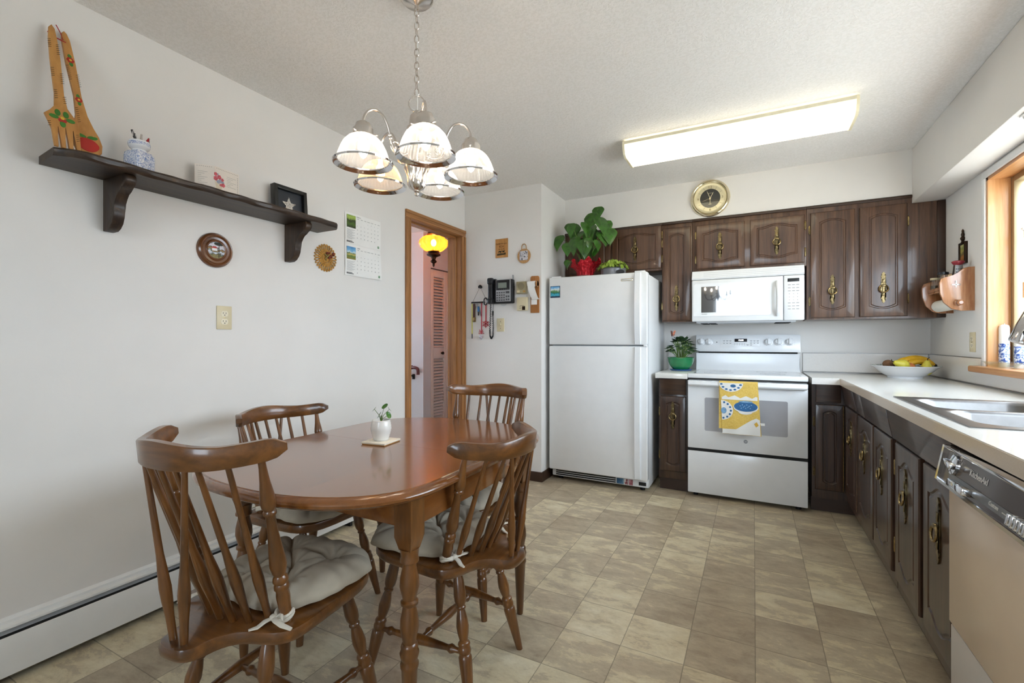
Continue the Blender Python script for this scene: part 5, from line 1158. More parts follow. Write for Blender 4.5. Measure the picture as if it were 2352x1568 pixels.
def f4(o):
    strip(o, m_rib, .262, .0045); b = B()
    for s in (-1, 1): tube(b, [(0, 0, -.262), (s * .022, -.006, -.25), (s * .026, -.004, -.268), (0, 0, -.268)], .0035, 6); tube(b, [(0, 0, -.265), (s * .012, -.006, -.24), (s * .02, -.006, -.235)], .003, 6)
    ob('bow', b, m_red, o)
    b = B(); k = []
    for i in range(24): q = 2 * PI * i / 24; k.append((.022 * sin(q) ** 3, -.298 + .0175 * cos(q) - .0065 * cos(2 * q) - .0025 * cos(3 * q)))
    prism(b, k, -.008, .004, bev=.003); ob('silver_heart', b, m_chrome, o)
hang('heart_ornament', 'silver heart hanging on a long crimson ribbon with a red bow', .018, None, f4, 'ornament')
def f5(o):
    b = B(); tube(b, [(.017 * cos(q), -.006, .012 + .030 * sin(q)) for q in [2 * PI * k / 20 for k in range(20)]], .0055, 8, closed=True); ob('black_loop', b, m_black, o); strip(o, m_red, .150, .005, z0=-.015)
    b = B()
    for i in range(6):
        A = T(0, 0, -.182) @ Ry(60 * i); box(b, (-.003, -.004, 0), (.003, .0, .036), 0, A)
        for s in (-1, 1): box(b, (-.0022, -.004, .0), (.0022, .0, .014), 0, A @ T(0, 0, .016) @ Ry(s * 50))
    ob('snowflake', b, m_red, o)
hang('snowflake_ornament', 'red snowflake on a red cord with a black loop, right end of the key bar', .062, None, f5, 'ornament')
# telephone
t = thing('telephone', 'black corded wall telephone with a grey keypad and silver antenna', 'telephone', (-2.028, PY, 1.478)); m_keyp = mat('silver_grey_plastic', '#9fa0a2', .35, .3, vary=.04)
b = B(); box(b, (.028, -.045, .0), (.235, 0, .205), .010); box(b, (0, -.040, .012), (.07, 0, .215), .010); ob('base', b, m_black, t)
PM = T(.075, -.047, .015)
b = B(); box(b, (.005, -.010, .0), (.145, .004, .185), .004, PM); ob('faceplate', b, m_keyp, t)
b = B(); box(b, (.010, -.013, .098), (.140, -.004, .182), .002, PM); s = ob('screen_bezel', b, m_black, t); b = B(); box(b, (.030, -.0142, .115), (.112, -.012, .160), 0, PM); ob('screen', b, mat('lcd_grey_green', '#7c857c', .3), s)
b = B()
for i in range(4):
    for j in range(4): box(b, (.014 + i * .022, -.013, .008 + j * .021), (.027 + i * .022, -.008, .018 + j * .021), .0015, PM)
box(b, (.103, -.013, .068), (.138, -.008, .086), .003, PM)
for j in range(2):
    for i in range(2): box(b, (.104 + i * .02, -.013, .01 + j * .025), (.118 + i * .02, -.008, .024 + j * .025), .002, PM)
for i in range(6): box(b, (.014 + i * .021, -.0145, .101), (.027 + i * .021, -.012, .106), .001, PM)
ob('keys', b, mat('dark_grey_keys', '#4a4a4c', .4), t)
b = B(); box(b, (.006, -.070, .035), (.052, -.042, .185), .012); box(b, (.002, -.078, -.002), (.056, -.036, .050), .013); box(b, (.002, -.078, .165), (.056, -.036, .222), .013); ob('handset', b, m_black, t)
b = B(); tube(b, [(.228, -.02, .13), (.228, -.022, .24)], [.006, .0055], 10); ob('antenna', b, m_steel, t); b = B(); box(b, (.218, -.035, .11), (.238, -.005, .15), .003); ob('antenna_mount', b, m_black, t)
b = B(); n = 420; pts = []; path = [(.022, -.04, .0), (.014, -.03, -.10), (.008, -.03, -.22), (.010, -.03, -.275), (.022, -.03, -.30), (.036, -.03, -.275), (.040, -.03, -.20), (.036, -.03, -.10), (.034, -.025, -.06)]
def along(u):
    u *= len(path) - 1; i = min(int(u), len(path) - 2); return V(path[i]).lerp(V(path[i + 1]), u - i)
pts = []
for i in range(n + 1):
    p_ = along(i / n); a = i * 2 * PI / 8; pts.append((p_.x + .0058 * cos(a), p_.y + .0058 * sin(a) * .8, p_.z + .0015 * sin(a)))
tube(b, pts, .0030, 5); tube(b, [(.034, -.025, -.06), (.036, -.02, .0)], .0022, 6); ob('coiled_cord', b, m_black, t)
b = B(); tube(b, [(.11, -.012, .002), (.115, -.012, -.012), (.135, -.012, -.018), (.155, -.012, -.01), (.16, -.012, .003)], .0022, 6); ob('line_cord', b, m_applg, t)
# intercom boxes
m_beige = mat('khaki_plastic', '#a89d7c', .45, vary=.04)
t = thing('door_chime', 'khaki square speaker box with a round grille right of the telephone', 'speaker box', (-1.765, PY, 1.555)); b = B(); box(b, (0, -.032, 0), (.092, 0, .102), .004); ob('case', b, m_beige, t)
b = B(); lathe(b, [(.030, 0), (.030, .0015), (.027, .0005), (.022, .0015), (.018, .0005), (.013, .0015), (.009, .0005), (0, .0012)], 30, T(.046, -.032, .062) @ Rx(90)); ob('speaker_grille', b, mat('khaki_grille', '#8d8468', .5), t)
b = B(); box(b, (.064, -.034, .010), (.086, -.031, .026), .001); ob('orange_label', b, mat('ochre_label', '#b98f4c', .5), t); b = B(); box(b, (.008, -.034, .010), (.034, -.031, .028), .001); ob('tan_label', b, m_ivory, t)
b = B(); tube(b, [(.07, -.015, .10), (.078, -.012, .125), (.084, -.010, .132)], .0018, 5); tube(b, [(.078, -.010, .0), (.080, -.010, -.025)], .0025, 5); tube(b, [(.0, -.01, -.004), (-.02, -.01, -.02), (.0, -.01, -.035)], .0018, 5); ob('wire', b, m_paper, t)
t = thing('control_box', 'plain beige plastic box mounted under the round-grilled speaker box', 'control box', (-1.762, PY, 1.414)); b = B(); box(b, (0, -.030, 0), (.096, 0, .112), .004); ob('case', b, m_ivory, t)
b = B(); box(b, (.052, -.032, .004), (.080, -.029, .036), .001); ob('dark_button', b, m_bronze, t); b = B(); box(b, (.03, -.0312, .041), (.072, -.0296, .043)); box(b, (.025, -.0312, .030), (.044, -.0296, .032)); box(b, (.025, -.0312, .018), (.044, -.0296, .02)); ob('legend', b, m_inkb, t, sm=0)
# note roll
t = thing('note_roll_board', 'wooden note board with a hanging white paper roll beside the refrigerator', 'note board', (-1.604, PY, 1.393)); b = B()
k = [(-.038, 0), (.040, 0), (.040, .285)] + [(.024 + .016 * cos(R(q)), .289 + .016 * sin(R(q))) for q in range(10, 90, 20)] + [(-.022 + .016 * cos(R(q)), .289 + .016 * sin(R(q))) for q in range(90, 180, 20)] + [(-.038, .285)]
prism(b, k, -.012, 0, bev=.002); ob('board', b, wood('oiled_board_wood', '#8a5228', '#b57a42', 2, 30, .5, .1, .05, '#a0662f'), t)
b = B(); lathe(b, [(.024, -.034), (.024, .034)], 20, T(-.008, -.045, .235) @ Ry(90)); ob('paper_roll', b, m_paper, t)
b = B(); lathe(b, [(.026, 0), (.026, .01)], 20, T(.030, -.04, .235) @ Ry(90)); box(b, (.028, -.05, .215), (.040, -.01, .262), .003); ob('roll_holder', b, m_casing, t)
b = B(); vs = []; n = 16
for i in range(n + 1):
    u = i / n; z = .25 - u * .14; y = -.069 + .05 * u ** 1.6 - .02 * sin(PI * u) * .3; x = -.044 + .022 * u
    vs += [(x, y, z), (x + .062, y, z)]
addf(b, vs, [(2 * i, 2 * i + 1, 2 * i + 3, 2 * i + 2) for i in range(n)]); ob('paper_strip', b, m_paper, t)
b = B(); box(b, (-.030, -.014, .068), (.022, -.012, .108)); ob('paper_end', b, m_paper, t); b = B(); box(b, (-.038, -.018, .108), (.042, -.012, .120), .001); ob('tear_bar', b, m_nickel, t)

# ---------------------------------------------------------------- clock on the soffit
t = thing('wall_clock', 'round gold-rimmed wall clock with a black centre on the soffit', 'clock', (-.308, 4.03, 2.303)); M9 = Rx(90)
b = B(); lathe(b, [(.119, .014), (.124, .024), (.132, .030), (.141, .026), (.147, .016), (.148, .006), (.146, 0)], 60, M9, cap=False); ob('rim', b, m_gold, t)
m_face = mat('pale_champagne_metal', '#d9d0ae', .32, .55, vary=.04)
b = B(); lathe(b, [(.122, .004), (.122, .012), (.105, .008), (.100, .008), (0, .008)], 60, M9); ob('face', b, m_face, t)
b = B(); lathe(b, [(.075, .0082), (.075, .0095), (0, .0095)], 48, M9); ob('black_centre', b, mat('black_dial', '#16170f', .25, coat=.4), t)
b = B(); text(b, '12', .030, T(0, -.0085, .088)); text(b, '3', .028, T(.090, -.0085, 0)); text(b, '6', .028, T(0, -.0085, -.090)); text(b, '9', .028, T(-.090, -.0085, 0))
for i in range(12):
    if i % 3: box(b, (-.0008, -.0088, .078), (.0008, -.0078, .100), 0, Ry(30 * i))
ob('numerals', b, mat('brass_numerals', '#7d6a35', .4, .5), t, sm=0)
b = B(); text(b, 'QUARTZ', .009, T(0, -.010, .040)); box(b, (-.0012, -.0105, -.05), (.0012, -.0095, -.012)); box(b, (-.012, -.0105, -.047), (.012, -.0095, -.0455)); ob('gold_print', b, m_gold, t, sm=0)
for nm, a, L_, wd in (('hour_hand', 29, .056, .0028), ('minute_hand', -21, .070, .0022), ('second_hand', 250, .066, .0008)):
    b = B(); prism(b, [(-wd, -.012), (wd, -.012), (wd * .9, L_ * .7), (0, L_), (-wd * .9, L_ * .7)], -.013, -.0118, Ry(a)); ob(nm, b, m_gold, t, sm=0)
b = B(); lathe(b, [(.005, .009), (.005, .0145), (0, .0150)], 16, M9); ob('hub', b, m_gold, t)
b = B(); lathe(b, [(.120, .020), (.08, .024), (0, .026)], 48, M9, cap=False); ob('glass', b, glassy('clock_glass', gl=.04), t)

# ---------------------------------------------------------------- plants on the refrigerator and the worktop
def heart(bm, M, L, Wd, fold=.18, droop=.25):
    n = 16; pts = []
    for i in range(n + 1):
        u = i / n; vv_ = max(0, (u - .24) / .76); w_ = Wd * (1.18 * math.sqrt(u / .24) if u < .24 else 1.18 * (1 - vv_ ** 1.35) ** 1.15) if 0 < u < 1 else 0
        pts.append((u * L - L * .12, w_, u))
    vs = []
    for x, w_, u in pts:
        z = -droop * L * u * u
        back = -.13 * L * math.exp(-((u - .10) / .14) ** 2)
        vs += [(x, 0, z), (x + back * .5, w_ * .55, z + fold * w_ * .4), (x + back, w_, z + fold * w_ * .55 - .12 * w_), (x + back * .5, -w_ * .55, z + fold * w_ * .4), (x + back, -w_, z + fold * w_ * .55 - .12 * w_)]
    fs = []
    for i in range(n):
        a, c = i * 5, (i + 1) * 5; fs += [(a, c, c + 1, a + 1), (a + 1, c + 1, c + 2, a + 2), (a, a + 3, c + 3, c), (a + 3, a + 4, c + 4, c + 3)]
    addf(bm, vs, fs, M)
FT = FZ - .012
t = thing('foil_wrapped_plant', 'heart-leaved plant in crinkled red foil on top of the refrigerator', 'plant', (-1.255, 3.745, FT))
b = B(); lathe(b, [(0, 0), (.074, 0), (.080, .003), (.084, .032), (.082, .032), (.078, .006), (0, .006)], 36); ob('clear_saucer', b, m_clear, t)
b = B(); rows = []; N = 72
rn = random.Random(4); ph = [rn.uniform(0, 6) for _ in range(6)]
for k, (r, z) in enumerate([(.0, .0075), (.058, .0075), (.064, .02), (.068, .05), (.078, .08), (.090, .105), (.108, .130), (.122, .150)]):
    rows.append([((r * (1 + (.05 * sin(9 * a + ph[0] + k * .4) + .035 * sin(17 * a + ph[1] - k * .6) + .025 * sin(29 * a + ph[2])) * min(1, k / 3))) * cos(a), (r * (1 + (.05 * sin(9 * a + ph[0] + k * .4) + .035 * sin(17 * a + ph[1] - k * .6) + .025 * sin(29 * a + ph[2])) * min(1, k / 3))) * sin(a), z + (.020 * sin(5 * a + 1) + .014 * sin(11 * a)) * max(0, (k - 4) / 3)) for a in [2 * PI * i / N for i in range(N)]])
rows = rows[1:]; loft(b, rows[::-1]); ob('foil_wrap', b, mat('red_foil', '#bd1c2a', .26, .45, vary=.2, vs=50, bump=.7, bs=45, bd=.02), t, sm=60)
b = B(); lathe(b, [(.088, .118), (0, .125)], 24, cap=False); ob('soil', b, m_soil, t)
LV = [  # picture-right offset, height, depth offset, leaf length, heading (deg from picture right), pitch
    (-.245, .385, .02, .135, 255, 60, .052), (-.115, .47, .0, .16, 300, 55, .060), (-.14, .30, -.05, .11, 280, 65, .045), (-.075, .335, -.06, .15, 250, 70, .055), (-.02, .405, -.02, .09, 250, 40, .04), (.02, .30, -.08, .15, 285, 68, .058), (.055, .535, .0, .17, 262, 62, .058), (.085, .42, -.06, .11, 240, 65, .035), (.125, .50, .02, .19, 320, 52, .062), (.15, .375, .0, .14, 310, 48, .055), (.20, .40, .02, .14, 300, 62, .055), (.075, .255, .02, .08, 270, 50, .036), (-.03, .27, .05, .10, 240, 50, .04), (.10, .595, .03, .10, 270, 75, .045), (-.165, .17, .0, .07, 275, 75, .025), (-.10, .40, .06, .12, 170, 35, .05), (.02, .44, .09, .13, 80, 40, .05), (.12, .40, .11, .13, 60, 40, .05), (-.05, .36, .11, .12, 120, 45, .05)]
rn = random.Random(21)
for i in range(12): LV.append((rn.uniform(-.15, .19), rn.uniform(.24, .50), rn.uniform(-.10, .10), rn.uniform(.08, .13), rn.uniform(200, 340), rn.uniform(45, 80), rn.uniform(.030, .048)))
b = B(); b2 = B()
for dx, dz, dy, L_, hd, pt, wd in LV:
    base = V((dx, dy, dz))
    A = T(*base) @ Rz(hd) @ Ry(pt); heart(b, A, L_ * 1.06, wd * 1.02)
    tube(b2, [(dx * .12, dy * .12, .12), (dx * .35, dy * .5, .12 + (dz - .12) * .5), (dx * .8, dy * .9, .12 + (dz - .12) * .9), tuple(base)], [.003, .0026, .0022, .002], 6)
ob('leaves', b, m_leaf, t, sm=60); ob('stems', b2, m_stem, t)
t = thing('planted_cake_pan', 'trailing lime-green plant growing in a grey springform pan on the refrigerator', 'plant', (-1.015, 3.735, FT))
b = B(); lathe(b, [(0, 0), (.098, 0), (.100, .004), (.100, .068), (.104, .072), (.102, .075), (.097, .072), (.096, .02), (0, .02)], 40); ob('pan', b, mat('grey_nonstick', '#7b7d83', .35, .4, vary=.05), t)
b = B(); prism(b, [(.032 * cos(R(q)) , .036 + .018 * sin(R(q))) for q in range(0, 360, 20)], -.106, -.094, T(.045, .0075, 0) @ Rz(20)); cl = ob('clasp', b, m_black, t)
b = B(); ball(b, (.022, -.103, .036), .004, n=8); ball(b, (.080, -.080, .036), .004, n=8); ob('rivets', b, m_chrome, cl)
b = B(); lathe(b, [(.094, .058), (0, .064)], 24, cap=False); ob('soil', b, m_soil, t)
b = B(); rn = random.Random(8)
for i in range(150):
    a = rn.uniform(0, 2 * PI); r = .118 * math.sqrt(rn.random()); z = .094 + .045 * (1 - (r / .13) ** 2) * rn.uniform(.5, 1.2) - (max(0, r - .10) * 1.4)
    round_leaf(b, (r * cos(a), r * sin(a), z), rn.uniform(.010, .021), rn.uniform(15, 75), math.degrees(a) + rn.uniform(-50, 50), cup=.25, asp=.6)
ob('trailing_leaves', b, m_leafl, t)
b = B()
for i in range(40):
    a = rn.uniform(0, 2 * PI); r = rn.uniform(.06, .14); tube(b, [(r * .3 * cos(a), r * .3 * sin(a), .06), (r * .8 * cos(a), r * .8 * sin(a), .095), (r * 1.05 * cos(a), r * 1.05 * sin(a), .075)], .0014, 5)
ob('runners', b, m_stem, t)
t = thing('african_violet', 'dark-leaved violet in a green bowl pot beside the range', 'plant', (-.540, 4.10, ZC + .001))
b = B(); lathe(b, [(0, 0), (.078, 0), (.086, .004), (.088, .009), (.075, .008), (0, .007)], 36); ob('blue_saucer', b, mat('blue_green_saucer', '#2b5f9b', .35), t)
b = B(); lathe(b, [(0, .0095), (.058, .0095), (.066, .013), (.088, .04), (.100, .07), (.104, .100), (.108, .104), (.105, .109), (.098, .104), (.095, .08), (0, .08)], 44); ob('pot', b, mat('green_glazed_pot', '#1f7a48', .25, vary=.08, coat=.4), t)
b = B(); lathe(b, [(.097, .094), (0, .10)], 24, cap=False); ob('soil', b, m_soil, t)
b = B(); b2 = B(); rn = random.Random(12)
for i in range(46):
    a = 2 * PI * i * .382 + rn.uniform(-.2, .2); q = (i + .5) / 46; r = .030 + .098 * q; z = .265 - .115 * q ** 1.6 + rn.uniform(-.012, .012); rr = rn.uniform(.026, .036)
    round_leaf(b, (r * cos(a), r * sin(a) * .85, z), rr, (-35 + 62 * q) + rn.uniform(-10, 10), math.degrees(a), cup=.22, asp=.82)
    tube(b2, [(.02 * cos(a), .02 * sin(a), .09), (r * .6 * cos(a), r * .5 * sin(a), z * .72 + .02), (r * cos(a), r * sin(a) * .85, z - .006)], .0026, 5)
ob('leaves', b, m_leafd, t); ob('leaf_stalks', b2, m_stem, t)
t = thing('butterfly_pick', 'orange butterfly on a thin wire stuck in the violet pot', 'ornament', (-.600, 4.03, ZC + .09)); b = B(); tube(b, [(.02, .02, 0), (0, 0, .12), (0, 0, .205)], .0012, 5); ob('wire', b, m_steel, t)
b = B(); 
for s, q in ((1, 25), (-1, -60)):
    prism(b, [(0, .0), (.010, .020), (.024, .030), (.030, .022), (.026, .010), (.022, -.006), (.014, -.020), (.004, -.016)], -.0006, .0006, T(0, 0, .215) @ Rz(q if s > 0 else 180 + q))
ob('wings', b, scenic('monarch_wings', [(0, '#c8642a'), (.45, '#c8642a'), (.55, '#2a1710'), (1, '#1a1210')], 'z', 0, .5, 130, 1.2), t); b = B(); tube(b, [(0, 0, .195), (0, 0, .238)], .003, 6); ob('body', b, m_inkb, t)
# towel over the oven handle
m_tow = NT('yellow_cotton'); mp = m_tow.coord(); nz = m_tow.noise(mp, 120, 3); rp = m_tow.ramp([(.3, '#dcb653'), (.7, '#e9c96e')]); m_tow.l(nz, 0, rp, 0); m_tow.l(rp, 0, m_tow.b, 'Base Color'); m_tow.set(Roughness=.9); n2 = m_tow.noise(mp, 30, 2); m_tow.bump(n2, 0, .3, .01); m_tow = m_tow.m
t = thing('kitchen_towel', 'yellow towel printed with blue and white china hanging on the oven door handle', 'towel', (-.218, 3.70, 0)); w_ = .245
def tow_y(z, x): return -.0595 - .004 * sin(x * 40 + z * 6) * max(0, (.84 - z) / .3) - (.004 * (.83 - z) / .3 if z < .83 else 0)
def cloth(x0, x1, z0, z1, back=False, slant=0.0):
    b = B(); nx, nz_ = 16, 26; vs = []
    for j in range(nz_ + 1):
        for i in range(nx + 1):
            x = x0 + (x1 - x0) * i / nx; v = j / nz_; z = z0 + (z1 - z0) * v
            xs = x + slant * (1 - v); vs.append((xs, tow_y(z, xs) + (.004 if back else 0), z))
    addf(b, vs, [(j * (nx + 1) + i, j * (nx + 1) + i + 1, (j + 1) * (nx + 1) + i + 1, (j + 1) * (nx + 1) + i) for j in range(nz_) for i in range(nx)])
    if not back:                                                     # over the bar and down behind it
        top = [v for v in b.verts if abs(v.co.z - z1) < 1e-6]; top.sort(key=lambda v: v.co.x); prev = top
        for y, z in ((-.0585, .868), (-.050, .8725), (-.030, .8735), (-.016, .8695), (-.0145, .8690)):
            row = [b.verts.new((v.co.x, y, z)) for v in top]
            for i in range(len(row) - 1): b.faces.new((prev[i], prev[i + 1], row[i + 1], row[i]))
            prev = row
    return b
ob('front_fold', cloth(.0, w_, .500, .862, slant=.022), m_tow, t, sm=60); ob('back_fold', cloth(-.002, .10, .535, .84, True), m_tow, t, sm=60)
def decal(nm, polys, m, par, lift=.0022):
    b = B()
    for pl in polys:
        q = B(); addf(q, [(x, 0, z) for x, z in pl], [tuple(range(len(pl)))]); bmesh.ops.triangulate(q, faces=q.faces[:])
        for _ in range(5):
            lg = [e for e in q.edges if e.calc_length() > .012]
            if lg: bmesh.ops.subdivide_edges(q, edges=lg, cuts=1); bmesh.ops.triangulate(q, faces=[f for f in q.faces if len(f.verts) > 3])
        for v in q.verts: v.co.y = tow_y(v.co.z, v.co.x) - lift
        merge(b, q)
    return ob(nm, b, m, par)
m_tw = mat('printed_white', '#ecebe6', .9, vary=.03); m_tb = mat('printed_blue', '#35689a', .9, vary=.2, vs=120); m_tl = mat('printed_light_blue', '#7ea6c8', .9, vary=.2, vs=120)
fr = t.children[0]
def ell(cx, cz, rx, rz, a0=0, a1=360, n=28): return [(cx + rx * cos(R(a0 + (a1 - a0) * i / n)), cz + rz * sin(R(a0 + (a1 - a0) * i / n))) for i in range(n + (0 if a1 - a0 >= 360 else 1))]
decal('printed_scallop_band', [[(.017, .761), (.017, .744)] + [(.243, .744), (.243, .768), (.232, .772), (.207, .756), (.172, .774), (.136, .757), (.100, .776), (.066, .757), (.04, .774)]], m_tw, fr)
decal('printed_hem', [[(.022, .502), (.262, .502), (.257, .612), (.235, .622), (.205, .606), (.175, .575), (.145, .548), (.11, .538), (.022, .534)]], m_tw, fr)
decal('printed_plates', [ell(.076, .862, .078, .062, 180, 360), [(.012, .738)] + ell(.018, .668, .072, .070, 90, -90)[1:-1] + [(.018, .598)]], m_tw, fr)
decal('printed_cup', [ell(.170, .695, .078, .040), ell(.168, .664, .045, .020)], m_tw, fr, .0024)
decal('printed_blue', [ell(.170, .700, .074, .035)] + [ell(.076 + .063 * cos(R(a)), .862 + .050 * sin(R(a)), .009, .006) for a in range(190, 360, 26)] + [ell(.018 + .058 * cos(R(a)), .668 + .057 * sin(R(a)), .007, .007) for a in range(-80, 90, 26)] + [ell(.09, .842, .018, .011)], m_tb, fr, .0032)
decal('printed_detail', [ell(.17, .738 - .004, .045, .006), ell(.03, .665, .018, .022)] + [ell(.135 + .014 * i, .704 + .008 * (i % 2), .004, .004) for i in range(6)] + [ell(.142 + .014 * i, .688 + .008 * (i % 2), .004, .004) for i in range(5)], m_tl, fr, .0040)
decal('printed_diamond', [[(.235, .560), (.250, .575), (.238, .598), (.222, .582)]], mat('printed_ochre', '#d9ad45', .9), fr, .0034)
b = B(); box(b, (.258, -.066, .575), (.288, -.064, .592), 0, T(0, 0, 0)); ob('care_label', b, m_tw, t)

# ---------------------------------------------------------------- fruit bowl
BXx, BYy = .905, 3.99
t = thing('fruit_bowl', 'wide white china bowl of fruit in the worktop corner', 'bowl', (BXx, BYy, ZC)); b = B()
lathe(b, [(0, .004), (.085, .004), (.088, 0), (.093, 0), (.095, .010), (.118, .022), (.150, .050), (.168, .068), (.186, .079), (.187, .082), (.166, .0745), (.145, .056), (.11, .028), (.08, .016), (0, .014)], 64); ob('bowl_body', b, m_porc, t)
b = B(); lathe(b, [(.1855, .0825), (.176, .0795), (.168, .0765)], 64, cap=False); ob('green_rim_pattern', b, scenic('rim_pattern', [(0, '#4a6a58'), (.45, '#54705e'), (.55, '#dfe3de'), (1, '#e8eae6')], 'x', 0, .5, 70, 1.4), t)
m_pear = mat('pear_skin', '#cfc343', .45, vary=.12, vs=40); m_ban = mat('banana_skin', '#d9a81f', .5, vary=.14, vs=30); m_kiwi = mat('kiwi_skin', '#6b4a30', .85, vary=.2, vs=80, bump=.3)
CR = Rz(27.55)                                                       # frame with x to the picture's right
def fruit(nm, lb, dx, dy, z, cat, grp=None):
    p_ = CR @ V((dx, dy, 0)); return thing(nm, lb, cat, (BXx + p_.x, BYy + p_.y, ZC + z), 27.55, grp)
pearp = [(0, -.036), (.018, -.034), (.031, -.02), (.036, 0), (.033, .016), (.024, .032), (.017, .046), (.013, .056), (.006, .062), (0, .062)]
def pear(lb, dx, dy, z, M, ms=m_pear, stem=True):
    o = fruit('pear', lb, dx, dy, z, 'pear', 'pears in the bowl'); b = B(); lathe(b, pearp, 20, M); ob('flesh', b, ms, o); b = B(); tube(b, [M @ V((0, 0, .060)), M @ V((.002, 0, .074)), M @ V((.012, 0, .082))], .0022, 6); ob('stem', b, m_bronze, o)
pear('yellow pear lying on its side at the left of the fruit bowl', -.078, -.075, .090, Ry(-72) @ Rz(0)); pear('yellow green pear with its dark stem up in the middle of the fruit bowl', .058, -.095, .060, Rx(8))
o = fruit('kiwi', 'brown kiwi behind the pear at the left of the fruit bowl', -.105, .01, .092, 'kiwi'); b = B(); ball(b, (0, 0, 0), .028, n=16, sc=(1.2, 1, 1)); ob('skin', b, m_kiwi, o)
o = fruit('avocado', 'dark purple brown avocado behind the pear in the fruit bowl', -.038, .0, .086, 'avocado'); b = B(); ball(b, (0, 0, 0), .036, n=18, sc=(1.35, 1, .95)); ob('skin', b, mat('avocado_skin', '#3b2a26', .35, vary=.25, vs=70), o)
o = fruit('peach', 'orange pink peach between the pear and the dark avocado', -.010, -.05, .072, 'peach'); b = B(); ball(b, (0, 0, 0), .030, n=16); ob('skin', b, mat('peach_skin', '#c9743c', .6, vary=.15, vs=30), o)
o = fruit('plum', 'near-black plum at the front of the fruit bowl', .008, -.115, .063, 'plum'); b = B(); ball(b, (0, 0, 0), .024, n=16, sc=(1.2, 1, .8)); ob('skin', b, mat('plum_skin', '#22202c', .3, vary=.2), o)
def banana(lb, dx, dy, z, rz_, flip=1, L_=.2, sag=.045):
    o = fruit('banana', lb, dx, dy, z, 'banana', 'bananas in the bowl'); b = B(); n = 14; pts = []; rs = []
    for i in range(n + 1):
        u = i / n - .5; pts.append(V((u * L_, 0, sag * (1 - 4 * u * u) * flip))); e = 1 - abs(u) * 2; rs.append(.0185 * min(1, (e + .06) * 3.2) ** .6)
    tube(b, pts, rs, 7, Rz(rz_)); ob('peel', b, m_ban, o)
    b = B(); tube(b, [pts[-1], pts[-1] + V((.012, 0, -.006))], [.009, .007], 7, Rz(rz_)); ob('tip', b, m_inkb, o)
banana('upper yellow banana arching over the right side of the fruit bowl', .068, -.005, .098, -4, 1, .21, .034); banana('second yellow banana lying in front of the other bananas', .066, -.045, .090, -8, 1, .165, .022); banana('greenish banana at the back of the fruit bowl', .055, .04, .094, 6, 1, .18, .026)

# ---------------------------------------------------------------- window wall: towel and spice rack, picture, sill
t = thing('paper_towel_rack', 'varnished wooden rack on the window wall holding spices above a paper towel rod', 'rack', (RX, 3.585, 1.337), -90)
m_rack = wood('varnished_rack_wood', '#6e4228', '#c08c62', 2, 18, .22, .6, .1, '#a06a44', bump=.02)
def side():
    k = [(0, 0), (.06, .0), (.10, .012), (.135, .05), (.152, .105), (.155, .165), (.148, .19), (.125, .20), (.095, .205), (.072, .222), (.05, .245), (.025, .252), (0, .252)]
    q = []
    for i in range(len(k)): q.append(k[i])
    return [(-x, z) for x, z in q]
MS = Mx(((0, 1, 0, 0), (1, 0, 0, 0), (0, 0, 1, 0), (0, 0, 0, 1)))
for y in (0.0, -.318):
    b = B(); prism(b, side(), y - .009, y + .009, MS, bev=.002); ob('side_panel', b, m_rack, t)
b = B(); box(b, (-.31, -.125, .118), (-.006, -.004, .130), .002); box(b, (-.31, -.128, .130), (-.006, -.120, .150), .002); box(b, (-.31, -.012, .03), (-.006, -.002, .24), .002); ob('shelf_board', b, m_rack, t)
b = B(); tube(b, [(-.34, -.075, .045), (.012, -.075, .045)], .010, 12); tube(b, [(.009, -.075, .045), (.018, -.075, .045), (.024, -.075, .045), (.040, -.075, .045), (.058, -.075, .045), (.064, -.075, .045)], [.010, .018, .012, .015, .0165, .009], 16); ob('rod', b, m_rack, t)
b = B(); box(b, (.009, -.102, .148), (.012, -.062, .156), .001); box(b, (.009, -.086, .136), (.012, -.078, .176), .001); ob('cross_inlay', b, m_nickel, t)
t = thing('paper_towel_roll', 'nearly finished white paper towel roll on the wooden rack rod', 'paper towel', (RX, 3.585, 1.337), -90); b = B(); lathe(b, [(.011, 0), (.036, 0), (.0365, .28), (.011, .28)], 28, T(-.300, -.075, .045) @ Ry(90)); ob('roll', b, mat('paper_towel', '#e9e6dc', .9, vary=.03), t)
def jar(nm, lb, x, y, r, h, body, lid, lidh=.014, cat='jar', fill=None):
    o = thing(nm, lb, cat, (RX - y, 3.585 + x, 1.337 + .1305)); b = B(); lathe(b, [(0, 0), (r, 0), (r, h * .88), (r * .9, h), (0, h)], 20); ob('jar_body', b, body, o)
    if lid: b = B(); lathe(b, [(0, h), (r * 1.02, h), (r * 1.02, h + lidh), (0, h + lidh)], 20); ob('lid', b, lid, o)
    if fill: b = B(); lathe(b, [(0, .002), (r * .9, .002), (r * .9, h * .55), (0, h * .55)], 16); ob('contents', b, fill, o)
jar('spice_jar', 'glass spice jar with a black lid on the wooden rack', .15, .095, .026, .100, m_clear, m_black, .014, 'spice jar', mat('brown_spice', '#5a3526', .8, vary=.3, vs=90)); jar('spice_jar', 'small pale square-lidded jar at the far end of the wooden rack', .26, .105, .022, .080, m_clear, m_ivory, .012, 'spice jar', mat('herb_spice', '#4d3a28', .8, vary=.3)); jar('spice_canister', 'cream spice canister standing between the jar and the grater', .10, .062, .026, .092, mat('cream_canister', '#dcc195', .5), None, cat='canister')
t = thing('hand_grater', 'metal box grater with a dark red handle on the wooden rack', 'grater', (RX - .055, 3.638, 1.337 + .1305)); b = B(); loft(b, [rrect(-.026, .026, -.018, .018, .004, z_, 3) if 0 else [(x * q, y * q, z_) for x, y, _ in rrect(-.028, .028, -.022, .022, .005, 0, 3)] for z_, q in ((0, 1.1), (.14, .62), (.142, .6))]); ob('body', b, m_steel, t)
b = B()
